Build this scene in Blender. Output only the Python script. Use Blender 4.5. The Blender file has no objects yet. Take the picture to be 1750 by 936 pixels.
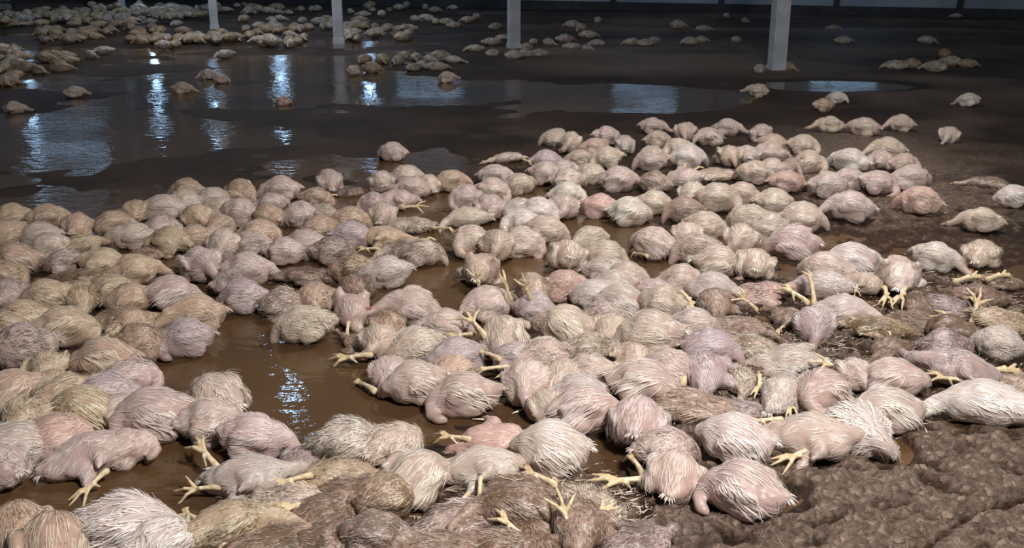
import bpy, bmesh, math, random
import numpy as np
from mathutils import Vector, Matrix, Quaternion, Euler, noise
from mathutils.bvhtree import BVHTree

S = bpy.context.scene
COL = S.collection
PI = math.pi

# ------------------------------------------------------------------ camera
cam_d = bpy.data.cameras.new('camera')
cam = bpy.data.objects.new('camera', cam_d)
COL.objects.link(cam)
cam.location = (0, 0, 1.74)
cam.rotation_euler = (math.radians(72), 0, 0)
cam_d.sensor_width = 36
cam_d.lens = 36
cam_d.clip_end = 200
S.camera = cam

# ------------------------------------------------------------------ world, lights, exposure
S.view_settings.view_transform = 'Standard'
S.view_settings.look = 'None'
S.view_settings.gamma = 1
S.view_settings.use_curve_mapping = False
S.view_settings.exposure = 0.2
world = bpy.data.worlds.new('night_sky')
S.world = world
world.use_nodes = True
bg = world.node_tree.nodes['Background']
bg.inputs[0].default_value = (0.60, 0.78, 1.0, 1)
bg.inputs[1].default_value = 0.065

def area_light(name, loc, target, size, energy, color):
    d = bpy.data.lights.new(name, 'AREA')
    d.shape = 'DISK'
    d.size = size
    d.energy = energy
    d.color = color
    o = bpy.data.objects.new(name, d)
    COL.objects.link(o)
    o.location = loc
    o.rotation_euler = (Vector(target) - Vector(loc)).to_track_quat('-Z', 'Y').to_euler()
    return o
area_light('flood_lamp_light', (1.3, 0.6, 3.6), (1.0, 4.4, 0), 0.5, 225, (1.0, 0.955, 0.915))
area_light('roof_lamp_light', (1.9, 6.6, 4.6), (1.5, 6.4, 0), 0.6, 165, (1.0, 0.955, 0.92))
area_light('roof_lamp_light', (-4.5, 17.0, 4.6), (-5.0, 19.0, 0), 0.7, 105, (0.9, 0.95, 1.0))

# ------------------------------------------------------------------ material helpers
def new_mat(name):
    m = bpy.data.materials.new(name)
    m.use_nodes = True
    nt = m.node_tree
    return m, nt, nt.nodes['Principled BSDF'], nt.nodes, nt.links

def N(nodes, typ, **kw):
    n = nodes.new(typ)
    for k, v in kw.items():
        if k.startswith('i_'):
            n.inputs[k[2:].replace('_', ' ')].default_value = v
        else:
            setattr(n, k, v)
    return n

def ramp(nodes, stops):
    r = nodes.new('ShaderNodeValToRGB')
    el = r.color_ramp.elements
    while len(el) < len(stops):
        el.new(0.5)
    for e, (p, c) in zip(el, stops):
        e.position = p
        e.color = c if len(c) == 4 else (*c, 1)
    return r

def mix_rgb(nodes, links, fac, a, b, blend='MIX'):
    m = nodes.new('ShaderNodeMix')
    m.data_type = 'RGBA'
    m.blend_type = blend
    for sock, v in ((m.inputs[0], fac), (m.inputs[6], a), (m.inputs[7], b)):
        if hasattr(v, 'default_value') or hasattr(v, 'is_linked'):
            links.new(v, sock)
        elif isinstance(v, (int, float)):
            sock.default_value = v
        else:
            sock.default_value = (*v, 1) if len(v) == 3 else v
    return m.outputs[2]

def math_n(nodes, links, op, a, b=None, clamp=False):
    m = nodes.new('ShaderNodeMath')
    m.operation = op
    m.use_clamp = clamp
    for sock, v in ((m.inputs[0], a), (m.inputs[1], b)):
        if v is None:
            continue
        if isinstance(v, (int, float)):
            sock.default_value = v
        else:
            links.new(v, sock)
    return m.outputs[0]

MUD = (0.115, 0.066, 0.036)

def bird_material(name, feather):
    """Skin with damp down, or feather strands. Object colour = tint, its alpha = how muddy the bird is."""
    m, nt, b, nd, ln = new_mat(name)
    tc = N(nd, 'ShaderNodeTexCoord')
    oi = N(nd, 'ShaderNodeObjectInfo')
    off = N(nd, 'ShaderNodeVectorMath', operation='ADD')
    sc = N(nd, 'ShaderNodeVectorMath', operation='SCALE')
    comb = N(nd, 'ShaderNodeCombineXYZ')
    ln.new(oi.outputs['Random'], comb.inputs[0])
    ln.new(oi.outputs['Random'], comb.inputs[1])
    ln.new(comb.outputs[0], sc.inputs[0])
    sc.inputs['Scale'].default_value = 7.0
    ln.new(tc.outputs['Object'], off.inputs[0])
    ln.new(sc.outputs[0], off.inputs[1])
    blot = N(nd, 'ShaderNodeTexNoise', i_Scale=9.0, i_Detail=3.0)
    ln.new(off.outputs[0], blot.inputs['Vector'])
    speck = N(nd, 'ShaderNodeTexNoise', i_Scale=85.0, i_Detail=3.0)
    ln.new(off.outputs[0], speck.inputs['Vector'])
    mp = N(nd, 'ShaderNodeMapping')
    mp.inputs['Scale'].default_value = (14, 95, 60)
    ln.new(off.outputs[0], mp.inputs[0])
    streak = N(nd, 'ShaderNodeTexNoise', i_Scale=1.0, i_Detail=2.0, i_Distortion=0.6)
    ln.new(mp.outputs[0], streak.inputs['Vector'])
    tint = oi.outputs['Color']
    if feather:
        base = mix_rgb(nd, ln, speck.outputs[0], tint, (0.97, 0.90, 0.80))
        base = mix_rgb(nd, ln, 0.55, tint, base)
    else:
        at = N(nd, 'ShaderNodeAttribute', attribute_name='zone')
        pk = mix_rgb(nd, ln, 0.45, mix_rgb(nd, ln, 1.0, tint, (0.68, 0.62, 0.58), 'MULTIPLY'), (0.52, 0.345, 0.315))
        st = ramp(nd, [(0.36, (0, 0, 0)), (0.62, (1, 1, 1))])
        ln.new(streak.outputs[0], st.inputs[0])
        bl = ramp(nd, [(0.40, (0, 0, 0)), (0.60, (1, 1, 1))])
        ln.new(blot.outputs[0], bl.inputs[0])
        f1 = math_n(nd, ln, 'MULTIPLY', st.outputs[0], at.outputs['Fac'])
        f2 = math_n(nd, ln, 'MULTIPLY', bl.outputs[0], 0.55)
        f = math_n(nd, ln, 'ADD', math_n(nd, ln, 'MULTIPLY', f1, 0.55), math_n(nd, ln, 'MULTIPLY', f2, at.outputs['Fac']), True)
        base = mix_rgb(nd, ln, f, pk, mix_rgb(nd, ln, 1.0, tint, (0.86, 0.84, 0.82), 'MULTIPLY'))
    # mud: blotches of its own, more of them the muddier the bird
    ms = math_n(nd, ln, 'ADD', math_n(nd, ln, 'MULTIPLY', blot.outputs[0], 0.55), math_n(nd, ln, 'MULTIPLY', speck.outputs[0], 0.45))
    thr = math_n(nd, ln, 'SUBTRACT', 0.675, math_n(nd, ln, 'MULTIPLY', oi.outputs['Alpha'], 0.41))
    mk = math_n(nd, ln, 'MULTIPLY', math_n(nd, ln, 'SUBTRACT', ms, thr), 7.0, True)
    mk = math_n(nd, ln, 'MULTIPLY', mk, 0.82)
    base = mix_rgb(nd, ln, mk, base, MUD)
    ln.new(base, b.inputs['Base Color'])
    b.inputs['Roughness'].default_value = 0.46 if feather else 0.40
    b.inputs['Specular IOR Level'].default_value = 0.45
    bp = N(nd, 'ShaderNodeBump', i_Strength=0.5, i_Distance=0.004)
    if feather:
        ln.new(speck.outputs[0], bp.inputs['Height'])
    else:
        ln.new(math_n(nd, ln, 'ADD', streak.outputs[0], math_n(nd, ln, 'MULTIPLY', speck.outputs[0], 0.5)), bp.inputs['Height'])
    ln.new(bp.outputs[0], b.inputs['Normal'])
    return m

M_SKIN = bird_material('damp_down_skin', False)
M_FEATHER = bird_material('wet_feather', True)

def simple_mat(name, c1, c2, scale, rough, bump=0.0, spec=0.5):
    m, nt, b, nd, ln = new_mat(name)
    tc = N(nd, 'ShaderNodeTexCoord')
    no = N(nd, 'ShaderNodeTexNoise', i_Scale=scale, i_Detail=4.0)
    ln.new(tc.outputs['Object'], no.inputs['Vector'])
    r = ramp(nd, [(0.35, c1), (0.65, c2)])
    ln.new(no.outputs[0], r.inputs[0])
    ln.new(r.outputs[0], b.inputs['Base Color'])
    b.inputs['Roughness'].default_value = rough
    b.inputs['Specular IOR Level'].default_value = spec
    if bump:
        bp = N(nd, 'ShaderNodeBump', i_Strength=bump, i_Distance=0.01)
        ln.new(no.outputs[0], bp.inputs['Height'])
        ln.new(bp.outputs[0], b.inputs['Normal'])
    return m

M_LEG = simple_mat('yellow_scaly_shank', (0.62, 0.46, 0.25), (0.86, 0.72, 0.50), 60, 0.42, 0.3)
M_BEAK = simple_mat('horn_beak', (0.55, 0.36, 0.16), (0.72, 0.52, 0.28), 40, 0.4)
M_COMB = simple_mat('red_comb', (0.50, 0.16, 0.12), (0.66, 0.26, 0.20), 40, 0.45)
M_EYE = simple_mat('dark_eye', (0.02, 0.015, 0.012), (0.04, 0.03, 0.02), 20, 0.2)
M_EGG = simple_mat('pale_eggshell', (0.82, 0.68, 0.52), (0.90, 0.79, 0.64), 25, 0.4)
M_POST = simple_mat('painted_concrete', (0.46, 0.49, 0.53), (0.60, 0.63, 0.67), 4, 0.7, 0.15)
M_WALL = simple_mat('blue_grey_sheet', (0.26, 0.31, 0.37), (0.42, 0.48, 0.55), 0.8, 0.6)
M_BLACK = simple_mat('dark_metal', (0.02, 0.022, 0.026), (0.04, 0.042, 0.05), 6, 0.6)

# ------------------------------------------------------------------ object helpers
def link_mesh(name, me, parent=None):
    o = bpy.data.objects.new(name, me)
    COL.objects.link(o)
    if parent is not None:
        o.parent = parent
    return o

def tag(o, label, cat, group=None, kind=None):
    o['label'] = label
    if cat:
        o['category'] = cat
    if group:
        o['group'] = group
    if kind:
        o['kind'] = kind
    return o

def mesh_from(name, verts, faces, mats, smooth=True, fmat=None):
    me = bpy.data.meshes.new(name)
    me.from_pydata([tuple(v) for v in verts], [], faces)
    for m in mats:
        me.materials.append(m)
    if smooth:
        me.polygons.foreach_set('use_smooth', [True] * len(me.polygons))
    if fmat:
        me.polygons.foreach_set('material_index', fmat)
    me.update()
    return me

def bm_box(bm, lo, hi, bev=0.0):
    r = bmesh.ops.create_cube(bm, size=1)
    vs = r['verts']
    for v in vs:
        for k in range(3):
            v.co[k] = lo[k] + (v.co[k] + 0.5) * (hi[k] - lo[k])
    if bev:
        es = list({e for v in vs for e in v.link_edges})
        bmesh.ops.bevel(bm, geom=es, offset=bev, segments=2, affect='EDGES')

def box_mesh(name, lo, hi, mat, bev=0.0):
    bm = bmesh.new()
    bm_box(bm, lo, hi, bev)
    me = bpy.data.meshes.new(name)
    bm.to_mesh(me)
    bm.free()
    me.materials.append(mat)
    return me

# ------------------------------------------------------------------ ground and water
GROUND = [(1.34, 3.22, 0.82, 0.82, 0.045),
    (0.85, 2.78, 0.59, 0.3, 0.035),
    (1.7, 4.6, 0.9, 0.86, 0.03),
    (2.86, 7.19, 0.82, 2.58, 0.022),
    (0.55, 4.01, 0.63, 0.68, 0.02),
    (-0.33, 2.92, 0.56, 0.33, 0.02),
    (0.14, 2.84, 0.37, 0.28, 0.025),
    (2.19, 7.34, 1.46, 1.28, 0.01),
    (-1.76, 4.03, 0.49, 0.74, 0.012),
    (-2.25, 5.28, 0.81, 0.91, 0.008),
    (-1.09, 5.88, 0.83, 0.74, 0.004),
    (1.04, 8.12, 1.38, 1.33, 0.012),
    (4.48, 17.08, 3.96, 2.22, 0.012),
    (1.07, 15.3, 2.22, 1.51, 0.008),
    (0.03, 9.51, 1.41, 0.79, 0.01),
    (-1.95, 10.86, 1.55, 0.63, 0.009),
    (-7.99, 23.15, 4.09, 2.02, 0.012),
    (-2.16, 22.32, 3.7, 1.89, 0.01),
    (3.82, 9.01, 1.03, 1.09, 0.016),
    (6.59, 21.57, 6.32, 7.78, 0.02),
    (1.92, 15.57, 2.73, 2.6, 0.016),
    (2.77, 10.72, 2.01, 0.99, 0.014),
    (5.15, 12.1, 1.66, 2.34, 0.02),
    (-1.0, 9.98, 1.37, 0.73, 0.006),
    (1.46, 12.04, 1.02, 0.94, -0.055),
    (4.17, 13.05, 0.89, 0.49, -0.05),
    (-1.16, 4.29, 0.5, 0.48, -0.03),
    (-0.74, 3.76, 0.42, 0.22, -0.03),
    (-1.4, 2.98, 0.33, 0.15, -0.035),
    (-1.18, 3.22, 0.25, 0.17, -0.03),
    (0.06, 3.62, 0.3, 0.11, -0.03),
    (0.33, 3.28, 0.08, 0.11, -0.035),
    (-0.33, 5.16, 0.22, 0.39, -0.03),
    (0.5, 6.31, 0.34, 0.31, -0.03),
    (0.84, 5.5, 0.23, 0.22, -0.03),
    (-3.94, 9.24, 1.04, 1.4, -0.012),
    (-1.07, 12.14, 0.9, 0.67, -0.012),
    (-2.77, 12.39, 0.84, 0.7, -0.012),
    (1.33, 3.31, 0.11, 0.12, -0.075),
    (0.9, 2.9, 0.09, 0.09, -0.075),
    (0.91, 3.03, 0.06, 0.05, -0.03)]
RUTS = [((1.168, 2.586),
    (1.409, 2.794), 0.022, 0.05),
    ((1.409, 2.794),
    (1.673, 2.928), 0.022, 0.05),
    ((0.806, 2.71),
    (1.095, 2.835), 0.018, 0.035),
    ((1.095, 2.835),
    (1.282, 2.892), 0.018, 0.03),
    ((0.872, 2.899),
    (1.064, 3.043), 0.014, 0.02)]

def seg_dist(x, y, a, b):
    ax, ay = a
    dx, dy = b[0] - ax, b[1] - ay
    t = np.clip(((x - ax) * dx + (y - ay) * dy) / (dx * dx + dy * dy), 0, 1)
    return np.hypot(x - ax - t * dx, y - ay - t * dy)

def fbm_grid(xs, ys, scale, seed, octaves=3, sx=1.0):
    """value noise on arrays"""
    rng = np.random.RandomState(seed)
    tab = rng.rand(256, 256)
    out = np.zeros_like(xs)
    amp, tot = 1.0, 0.0
    for o in range(octaves):
        u = xs * scale * sx * 2 ** o + 37.1 * o + 500
        v = ys * scale * 2 ** o + 17.7 * o + 500
        i, j = np.floor(u).astype(int), np.floor(v).astype(int)
        fu, fv = u - i, v - j
        fu, fv = fu * fu * (3 - 2 * fu), fv * fv * (3 - 2 * fv)
        a = tab[i % 256, j % 256]; b = tab[(i + 1) % 256, j % 256]
        c = tab[i % 256, (j + 1) % 256]; d = tab[(i + 1) % 256, (j + 1) % 256]
        out += amp * ((a * (1 - fu) + b * fu) * (1 - fv) + (c * (1 - fu) + d * fu) * fv)
        tot += amp
        amp *= 0.5
    return out / tot

def ground_height(x, y):
    near = np.clip((9.0 - y) / 4.0, 0, 1)
    h = -0.009 + 0.008 * np.clip((y - 6.5) / 2.0, 0, 1) + 0.036 * (fbm_grid(x, y, 0.75, 1, 4, 0.45) - 0.5)
    h = h + 0.012 * (fbm_grid(x, y, 3.0, 2, 2) - 0.5)
    m = np.zeros_like(x)
    for (cx, cy, rx, ry, amt) in GROUND:
        d = np.sqrt(((x - cx) / rx) ** 2 + ((y - cy) / ry) ** 2)
        m = m + amt * np.clip(1.35 - d, 0, 0.7) / 0.7
    m = np.where(m > 0, 0.045 * np.tanh(m / 0.045), m)
    h = h + m
    lump = np.clip(m / 0.02, 0, 1.2)
    clod = fbm_grid(x, y, 13.0, 3, 3)
    ridge = 1 - np.abs(2 * fbm_grid(x, y, 7.0, 4, 2) - 1)
    h = h + lump * near * (0.044 * (clod - 0.5) + 0.026 * (ridge - 0.7) + 0.048 * (fbm_grid(x, y, 26.0, 9, 3) - 0.5))
    for (a, b, w, depth) in RUTS:
        d = seg_dist(x, y, a, b) + 0.035 * (fbm_grid(x, y, 6.0, 6, 2) - 0.5)
        h = h - depth * np.exp(-(d / w) ** 2) + 0.35 * depth * np.exp(-((d - 1.7 * w) / w) ** 2)
    return h

def axis(lo, hi, f0, f1, fine, grow, cap):
    a = list(np.arange(f0, f1 + 1e-6, fine))
    s = fine
    while a[-1] < hi:
        s = min(s * grow, cap)
        a.append(a[-1] + s)
    s = fine
    while a[0] > lo:
        s = min(s * grow, cap)
        a.insert(0, a[0] - s)
    return np.array(a)

gx = axis(-17, 17, -1.7, 2.1, 0.014, 1.035, 0.25)
gy = axis(-4, 40, 2.3, 4.0, 0.013, 1.022, 0.22)
GX, GY = np.meshgrid(gx, gy)
GZ = ground_height(GX, GY)
nx, ny = len(gx), len(gy)
co = np.stack([GX.ravel(), GY.ravel(), GZ.ravel()], 1).astype(np.float32)
ii = np.arange(nx * ny).reshape(ny, nx)
quads = np.stack([ii[:-1, :-1].ravel(), ii[:-1, 1:].ravel(), ii[1:, 1:].ravel(), ii[1:, :-1].ravel()], 1).astype(np.int32)
gme = bpy.data.meshes.new('floor')
gme.vertices.add(len(co))
gme.vertices.foreach_set('co', co.ravel())
gme.loops.add(quads.size)
gme.loops.foreach_set('vertex_index', quads.ravel())
gme.polygons.add(len(quads))
gme.polygons.foreach_set('loop_start', np.arange(0, quads.size, 4, dtype=np.int32))
gme.polygons.foreach_set('use_smooth', np.ones(len(quads), dtype=bool))
gme.update(calc_edges=True)
gme.validate()

def mud_material():
    m, nt, b, nd, ln = new_mat('wet_brown_mud')
    tc = N(nd, 'ShaderNodeTexCoord')
    big = N(nd, 'ShaderNodeTexNoise', i_Scale=0.9, i_Detail=5.0)
    mid = N(nd, 'ShaderNodeTexNoise', i_Scale=34.0, i_Detail=7.0, i_Roughness=0.7)
    fine = N(nd, 'ShaderNodeTexNoise', i_Scale=120.0, i_Detail=3.0)
    for n in (big, mid, fine):
        ln.new(tc.outputs['Object'], n.inputs['Vector'])
    r1 = ramp(nd, [(0.30, (0.048, 0.029, 0.018)), (0.70, (0.135, 0.083, 0.052))])
    ln.new(mid.outputs[0], r1.inputs[0])
    r2 = ramp(nd, [(0.38, (0.55, 0.50, 0.42)), (0.62, (1.25, 1.12, 1.05))])
    ln.new(big.outputs[0], r2.inputs[0])
    c = mix_rgb(nd, ln, 1.0, r1.outputs[0], r2.outputs[0], 'MULTIPLY')
    geo = N(nd, 'ShaderNodeNewGeometry')
    md = ramp(nd, [(0.36, (0, 0, 0)), (0.66, (1, 1, 1))])
    ln.new(mid.outputs[0], md.inputs[0])
    sp = N(nd, 'ShaderNodeSeparateXYZ')
    ln.new(geo.outputs['Position'], sp.inputs[0])
    dry = math_n(nd, ln, 'MULTIPLY', math_n(nd, ln, 'SUBTRACT', sp.outputs[2], 0.014), 45.0, True)
    c = mix_rgb(nd, ln, math_n(nd, ln, 'MULTIPLY', dry, 0.75), c, mix_rgb(nd, ln, md.outputs[0], (0.22, 0.148, 0.105), (0.68, 0.50, 0.385)))
    # pale crumbs of litter in the mud
    lit = ramp(nd, [(0.66, (0, 0, 0)), (0.74, (1, 1, 1))])
    ln.new(fine.outputs[0], lit.inputs[0])
    c = mix_rgb(nd, ln, math_n(nd, ln, 'MULTIPLY', lit.outputs[0], 0.5), c, (0.42, 0.31, 0.22))
    ln.new(c, b.inputs['Base Color'])
    rr = ramp(nd, [(0.3, (0.42, 0.42, 0.42)), (0.7, (0.68, 0.68, 0.68))])
    ln.new(mid.outputs[0], rr.inputs[0])
    ln.new(rr.outputs[0], b.inputs['Roughness'])
    b.inputs['Specular IOR Level'].default_value = 0.35
    vo = N(nd, 'ShaderNodeTexVoronoi', feature='DISTANCE_TO_EDGE')
    vo.inputs['Scale'].default_value = 26.0
    wv_ = N(nd, 'ShaderNodeVectorMath', operation='MULTIPLY_ADD')
    ln.new(mid.outputs['Color'], wv_.inputs[0])
    wv_.inputs[1].default_value = (0.05, 0.05, 0.05)
    ln.new(tc.outputs['Object'], wv_.inputs[2])
    ln.new(wv_.outputs[0], vo.inputs['Vector'])
    ck = math_n(nd, ln, 'MULTIPLY', math_n(nd, ln, 'MINIMUM', vo.outputs['Distance'], 0.22), 2.2)
    bp = N(nd, 'ShaderNodeBump', i_Strength=1.0, i_Distance=0.028)
    ln.new(math_n(nd, ln, 'ADD', math_n(nd, ln, 'ADD', ck, mid.outputs[0]), math_n(nd, ln, 'MULTIPLY', fine.outputs[0], 0.35)), bp.inputs['Height'])
    ln.new(bp.outputs[0], b.inputs['Normal'])
    return m
gme.materials.append(mud_material())
floor = link_mesh('floor', gme)
tag(floor, 'wet brown mud floor of the poultry house with clods and ruts', 'floor', kind='structure')

def water_material():
    m, nt, b, nd, ln = new_mat('muddy_water')
    tc = N(nd, 'ShaderNodeTexCoord')
    big = N(nd, 'ShaderNodeTexNoise', i_Scale=0.7, i_Detail=3.0)
    ln.new(tc.outputs['Object'], big.inputs['Vector'])
    r = ramp(nd, [(0.35, (0.072, 0.040, 0.019)), (0.65, (0.135, 0.075, 0.035))])
    ln.new(big.outputs[0], r.inputs[0])
    ln.new(r.outputs[0], b.inputs['Base Color'])
    b.inputs['IOR'].default_value = 1.33
    mp = N(nd, 'ShaderNodeMapping')
    mp.inputs['Scale'].default_value = (0.55, 1.0, 1.0)
    ln.new(tc.outputs['Object'], mp.inputs[0])
    rip = N(nd, 'ShaderNodeTexNoise', i_Scale=13.0, i_Detail=4.0)
    ln.new(mp.outputs[0], rip.inputs['Vector'])
    pat = N(nd, 'ShaderNodeTexNoise', i_Scale=0.8, i_Detail=3.0)
    ln.new(mp.outputs[0], pat.inputs['Vector'])
    pr = ramp(nd, [(0.42, (0.05, 0.05, 0.05)), (0.62, (0.085, 0.085, 0.085))])
    ln.new(pat.outputs[0], pr.inputs[0])
    ln.new(pr.outputs[0], b.inputs['Roughness'])
    bp = N(nd, 'ShaderNodeBump', i_Strength=0.5, i_Distance=0.014)
    bs = ramp(nd, [(0.44, (0.30, 0.30, 0.30)), (0.60, (1, 1, 1))])
    ln.new(pat.outputs[0], bs.inputs[0])
    ln.new(bs.outputs[0], bp.inputs['Strength'])
    ln.new(rip.outputs[0], bp.inputs['Height'])
    ln.new(bp.outputs[0], b.inputs['Normal'])
    return m
wv, wf = [], []
wxs, wys = np.linspace(-16.5, 16.5, 34), np.linspace(-3.5, 39, 44)
for yy in wys:
    for xx in wxs:
        wv.append((xx, yy, 0.0))
for j in range(43):
    for i in range(33):
        if wys[j + 1] > 33.4 - (wxs[i + 1] + 16) * 0.3313:
            continue
        wf.append((j * 34 + i, j * 34 + i + 1, (j + 1) * 34 + i + 1, (j + 1) * 34 + i))
wat = link_mesh('flood_water', mesh_from('flood_water', wv, wf, [water_material()]))
tag(wat, 'shallow muddy flood water lying in sheets and puddles between the mud', 'water', kind='stuff')

# ------------------------------------------------------------------ the shed: far wall and posts
WA, WB = Vector((-16.0, 34.0, 0)), Vector((16.0, 23.4, 0))
wdir = (WB - WA).normalized()
wlen = (WB - WA).length
wroot = bpy.data.objects.new('wall_back', None)
COL.objects.link(wroot)
wroot.location = WA
wroot.rotation_euler = (0, 0, math.atan2(wdir.y, wdir.x))
tag(wroot, 'far wall of dim blue-grey sheets over a dark kerb', 'wall', kind='structure')
link_mesh('kerb', box_mesh('kerb', (0, -0.12, -0.2), (wlen, 0.12, 0.22), M_BLACK, 0.02), wroot)
npan = 12
pw = wlen / npan
pan_me = box_mesh('sheet_panel', (0.03, -0.03, 0.22), (pw - 0.03, 0.03, 2.1), M_WALL, 0.01)
stud_me = box_mesh('wall_stud', (-0.07, -0.09, 0.0), (0.07, 0.05, 2.2), M_BLACK, 0.01)
for k in range(npan):
    o = link_mesh('sheet_panel', pan_me, wroot); o.location = (k * pw, 0, 0)
    o = link_mesh('wall_stud', stud_me, wroot); o.location = (k * pw, 0, 0)

POSTS = [(3.71, 14.56, 0.205, 'nearest and widest grey concrete post, beside the puddle with chickens at its foot'),
    (0.03, 17.67, 0.195, 'second grey concrete post, ringed by a clump of chickens at its foot'),
    (-3.1, 18.71, 0.178, 'third grey concrete post, standing behind the bright lamp reflection'),
    (-6.17, 21.79, 0.163, 'fourth grey concrete post, standing in the distant flock'),
    (-10.27, 27.82, 0.165, 'smallest and farthest grey post behind the distant flock')]
for (x, y, w, lab) in POSTS:
    root = bpy.data.objects.new('concrete_post', None)
    COL.objects.link(root)
    root.location = (x, y, 0)
    root.rotation_euler = (0, 0, 0.22)
    tag(root, lab, 'post', 'row of concrete posts')
    h = w / 2
    bm = bmesh.new()
    bm_box(bm, (-h, -h, -0.25), (h, h, 4.6), 0.018)
    me = bpy.data.meshes.new('shaft'); bm.to_mesh(me); bm.free(); me.materials.append(M_POST)
    link_mesh('shaft', me, root)
    me = box_mesh('base_collar', (-h - .012, -h - .012, -0.2), (h + .012, h + .012, 0.10), M_POST, 0.01)
    link_mesh('base_collar', me, root)

roof = bpy.data.objects.new('ceiling', None)
COL.objects.link(roof)
tag(roof, 'open roof frame of dark beams carried by the posts', 'roof frame', kind='structure')
beam_me = box_mesh('roof_beam', (-16.5, -0.06, 4.6), (16.5, 0.06, 4.78), M_BLACK, 0.01)
purlin_me = box_mesh('purlin', (-0.04, -1.0, 4.78), (0.04, 33.0, 4.86), M_BLACK)
for yy in (1.0, 6.0, 11.0, 16.0, 21.0, 26.0):
    link_mesh('roof_beam', beam_me, roof).location = (0, yy, 0)
for xx in (-15.0, -10.0, -5.0, 0.0, 5.0, 10.0, 15.0):
    link_mesh('purlin', purlin_me, roof).location = (xx, 0, 0)

# ------------------------------------------------------------------ lamps seen only mirrored; tubes and pool bulb added for blue sheen
LAMPS = [(-8.93, 26, 1.11, 'white pendant bulb mirrored as the highest bright glint in the water'),
    (-5.36, 24, 1.45, 'white pendant bulb mirrored as the long double streak of light'),
    (-3.31, 24, 1.59, 'white pendant bulb mirrored as the bright streak nearest the puddle glitter'),
    (-6.34, 22, 1.63, 'white pendant bulb mirrored as the pale glint between the two streaks'),
    (-10.3, 22, 1.46, 'white pendant bulb mirrored beside the pink chicken at the water edge'),
    (-3.03, 13, 3.94, 'unseen bulb added for the blue glint in the brown pool among the chickens'),
    (-8.74, 20, 2.25, 'unseen glow tube added for the sheen on the rippled water ahead of the heap'),
    (-1.92, 24, 1.89, 'unseen glow tube added for the broad glitter before the heap'),
    (3.08, 24, 1.8, 'unseen glow tube added for the wide sheen behind the heap'),
    (7.69, 24, 1.45, 'unseen glow tube added for the sheen on the narrow puddle behind the pair of chickens')]
def lathe(profile, seg=14):
    vs, fs = [], []
    for (r, z) in profile:
        for k in range(seg):
            a = 2 * PI * k / seg
            vs.append((r * math.cos(a), r * math.sin(a), z))
    n = len(profile)
    for j in range(n - 1):
        for k in range(seg):
            fs.append((j * seg + k, j * seg + (k + 1) % seg, (j + 1) * seg + (k + 1) % seg, (j + 1) * seg + k))
    return vs, fs
def glow_mat(strength):
    m, nt, b, nd, ln = new_mat('lamp_glow')
    b.inputs['Emission Color'].default_value = (0.42, 0.68, 1.0, 1)
    b.inputs['Emission Strength'].default_value = strength
    return m
M_GLOW = glow_mat(45)
bulb_v, bulb_f = lathe([(0.001, -0.16), (0.06, -0.145), (0.085, -0.09), (0.08, -0.03), (0.045, 0.02), (0.03, 0.05)])
cap_v, cap_f = lathe([(0.035, 0.03), (0.045, 0.05), (0.045, 0.12), (0.02, 0.14), (0.008, 0.15)])
bulb_me = mesh_from('bulb', bulb_v, bulb_f, [M_GLOW])
M_DIM = glow_mat(22)
dim_me = mesh_from('bulb', bulb_v, bulb_f, [M_DIM])
M_TUBE = glow_mat(6)
tv, tf = lathe([(0.001, -0.75), (0.035, -0.745), (0.035, 0.745), (0.001, 0.75)], 12)
tube_me = mesh_from('glow_tube', [(v[2], v[1], v[0]) for v in tv], tf, [M_TUBE])
batten_me = box_mesh('batten', (-0.78, -0.05, 0.04), (0.78, 0.05, 0.10), M_BLACK, 0.008)
cap_me = mesh_from('lamp_holder', cap_v, cap_f, [M_BLACK])
for li, (x, y, z, lab) in enumerate(LAMPS):
    root = bpy.data.objects.new('pendant_lamp', None)
    COL.objects.link(root)
    root.location = (x, y, z)
    tag(root, lab, 'lamp', 'hanging lamps over the water')
    if li >= 6:  # made-up tubes, hung to put blue sheen patches on the water
        root.name = 'added_sheen_tube'
        tag(root, lab, 'lamp', 'added sheen tubes')
        o = link_mesh('glow_tube', tube_me, root)
        link_mesh('batten', batten_me, root)
        for xx in (-0.6, 0.6):
            cv, cf = lathe([(0.006, 0.09), (0.006, 4.6 - z)], 6)
            link_mesh('cable', mesh_from('cable', cv, cf, [M_BLACK]), root).location = (xx, 0, 0)
        continue
    link_mesh('bulb', bulb_me if li < 3 or li == 5 else dim_me, root)  # the pool's bulb is an addition, for its blue glint
    link_mesh('lamp_holder', cap_me, root)
    cv, cf = lathe([(0.006, 0.14), (0.006, 4.6 - z)], 6)
    link_mesh('cable', mesh_from('cable', cv, cf, [M_BLACK]), root)

# ------------------------------------------------------------------ chicken prototypes
def ellipsoid(bm, c, r, rot=None, seg=20, rings=14):
    res = bmesh.ops.create_uvsphere(bm, u_segments=seg, v_segments=rings, radius=1.0)
    q = Euler(rot).to_matrix() if rot else Matrix.Identity(3)
    for v in res['verts']:
        v.co = q @ Vector((v.co.x * r[0], v.co.y * r[1], v.co.z * r[2])) + Vector(c)

def tube(bm, pts, radii, seg=10):
    """closed tapered tube along a polyline, with ball ends"""
    for p, r in zip(pts, radii):
        ellipsoid(bm, p, (r, r, r), None, 10, 8)
    for (a, b, ra, rb) in zip(pts[:-1], pts[1:], radii[:-1], radii[1:]):
        a, b = Vector(a), Vector(b)
        d = b - a
        if d.length < 1e-6:
            continue
        q = d.to_track_quat('Z', 'Y')
        r = bmesh.ops.create_cone(bm, cap_ends=True, segments=seg, radius1=ra, radius2=rb, depth=d.length)
        for v in r['verts']:
            v.co = q @ v.co + (a + b) / 2

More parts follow.
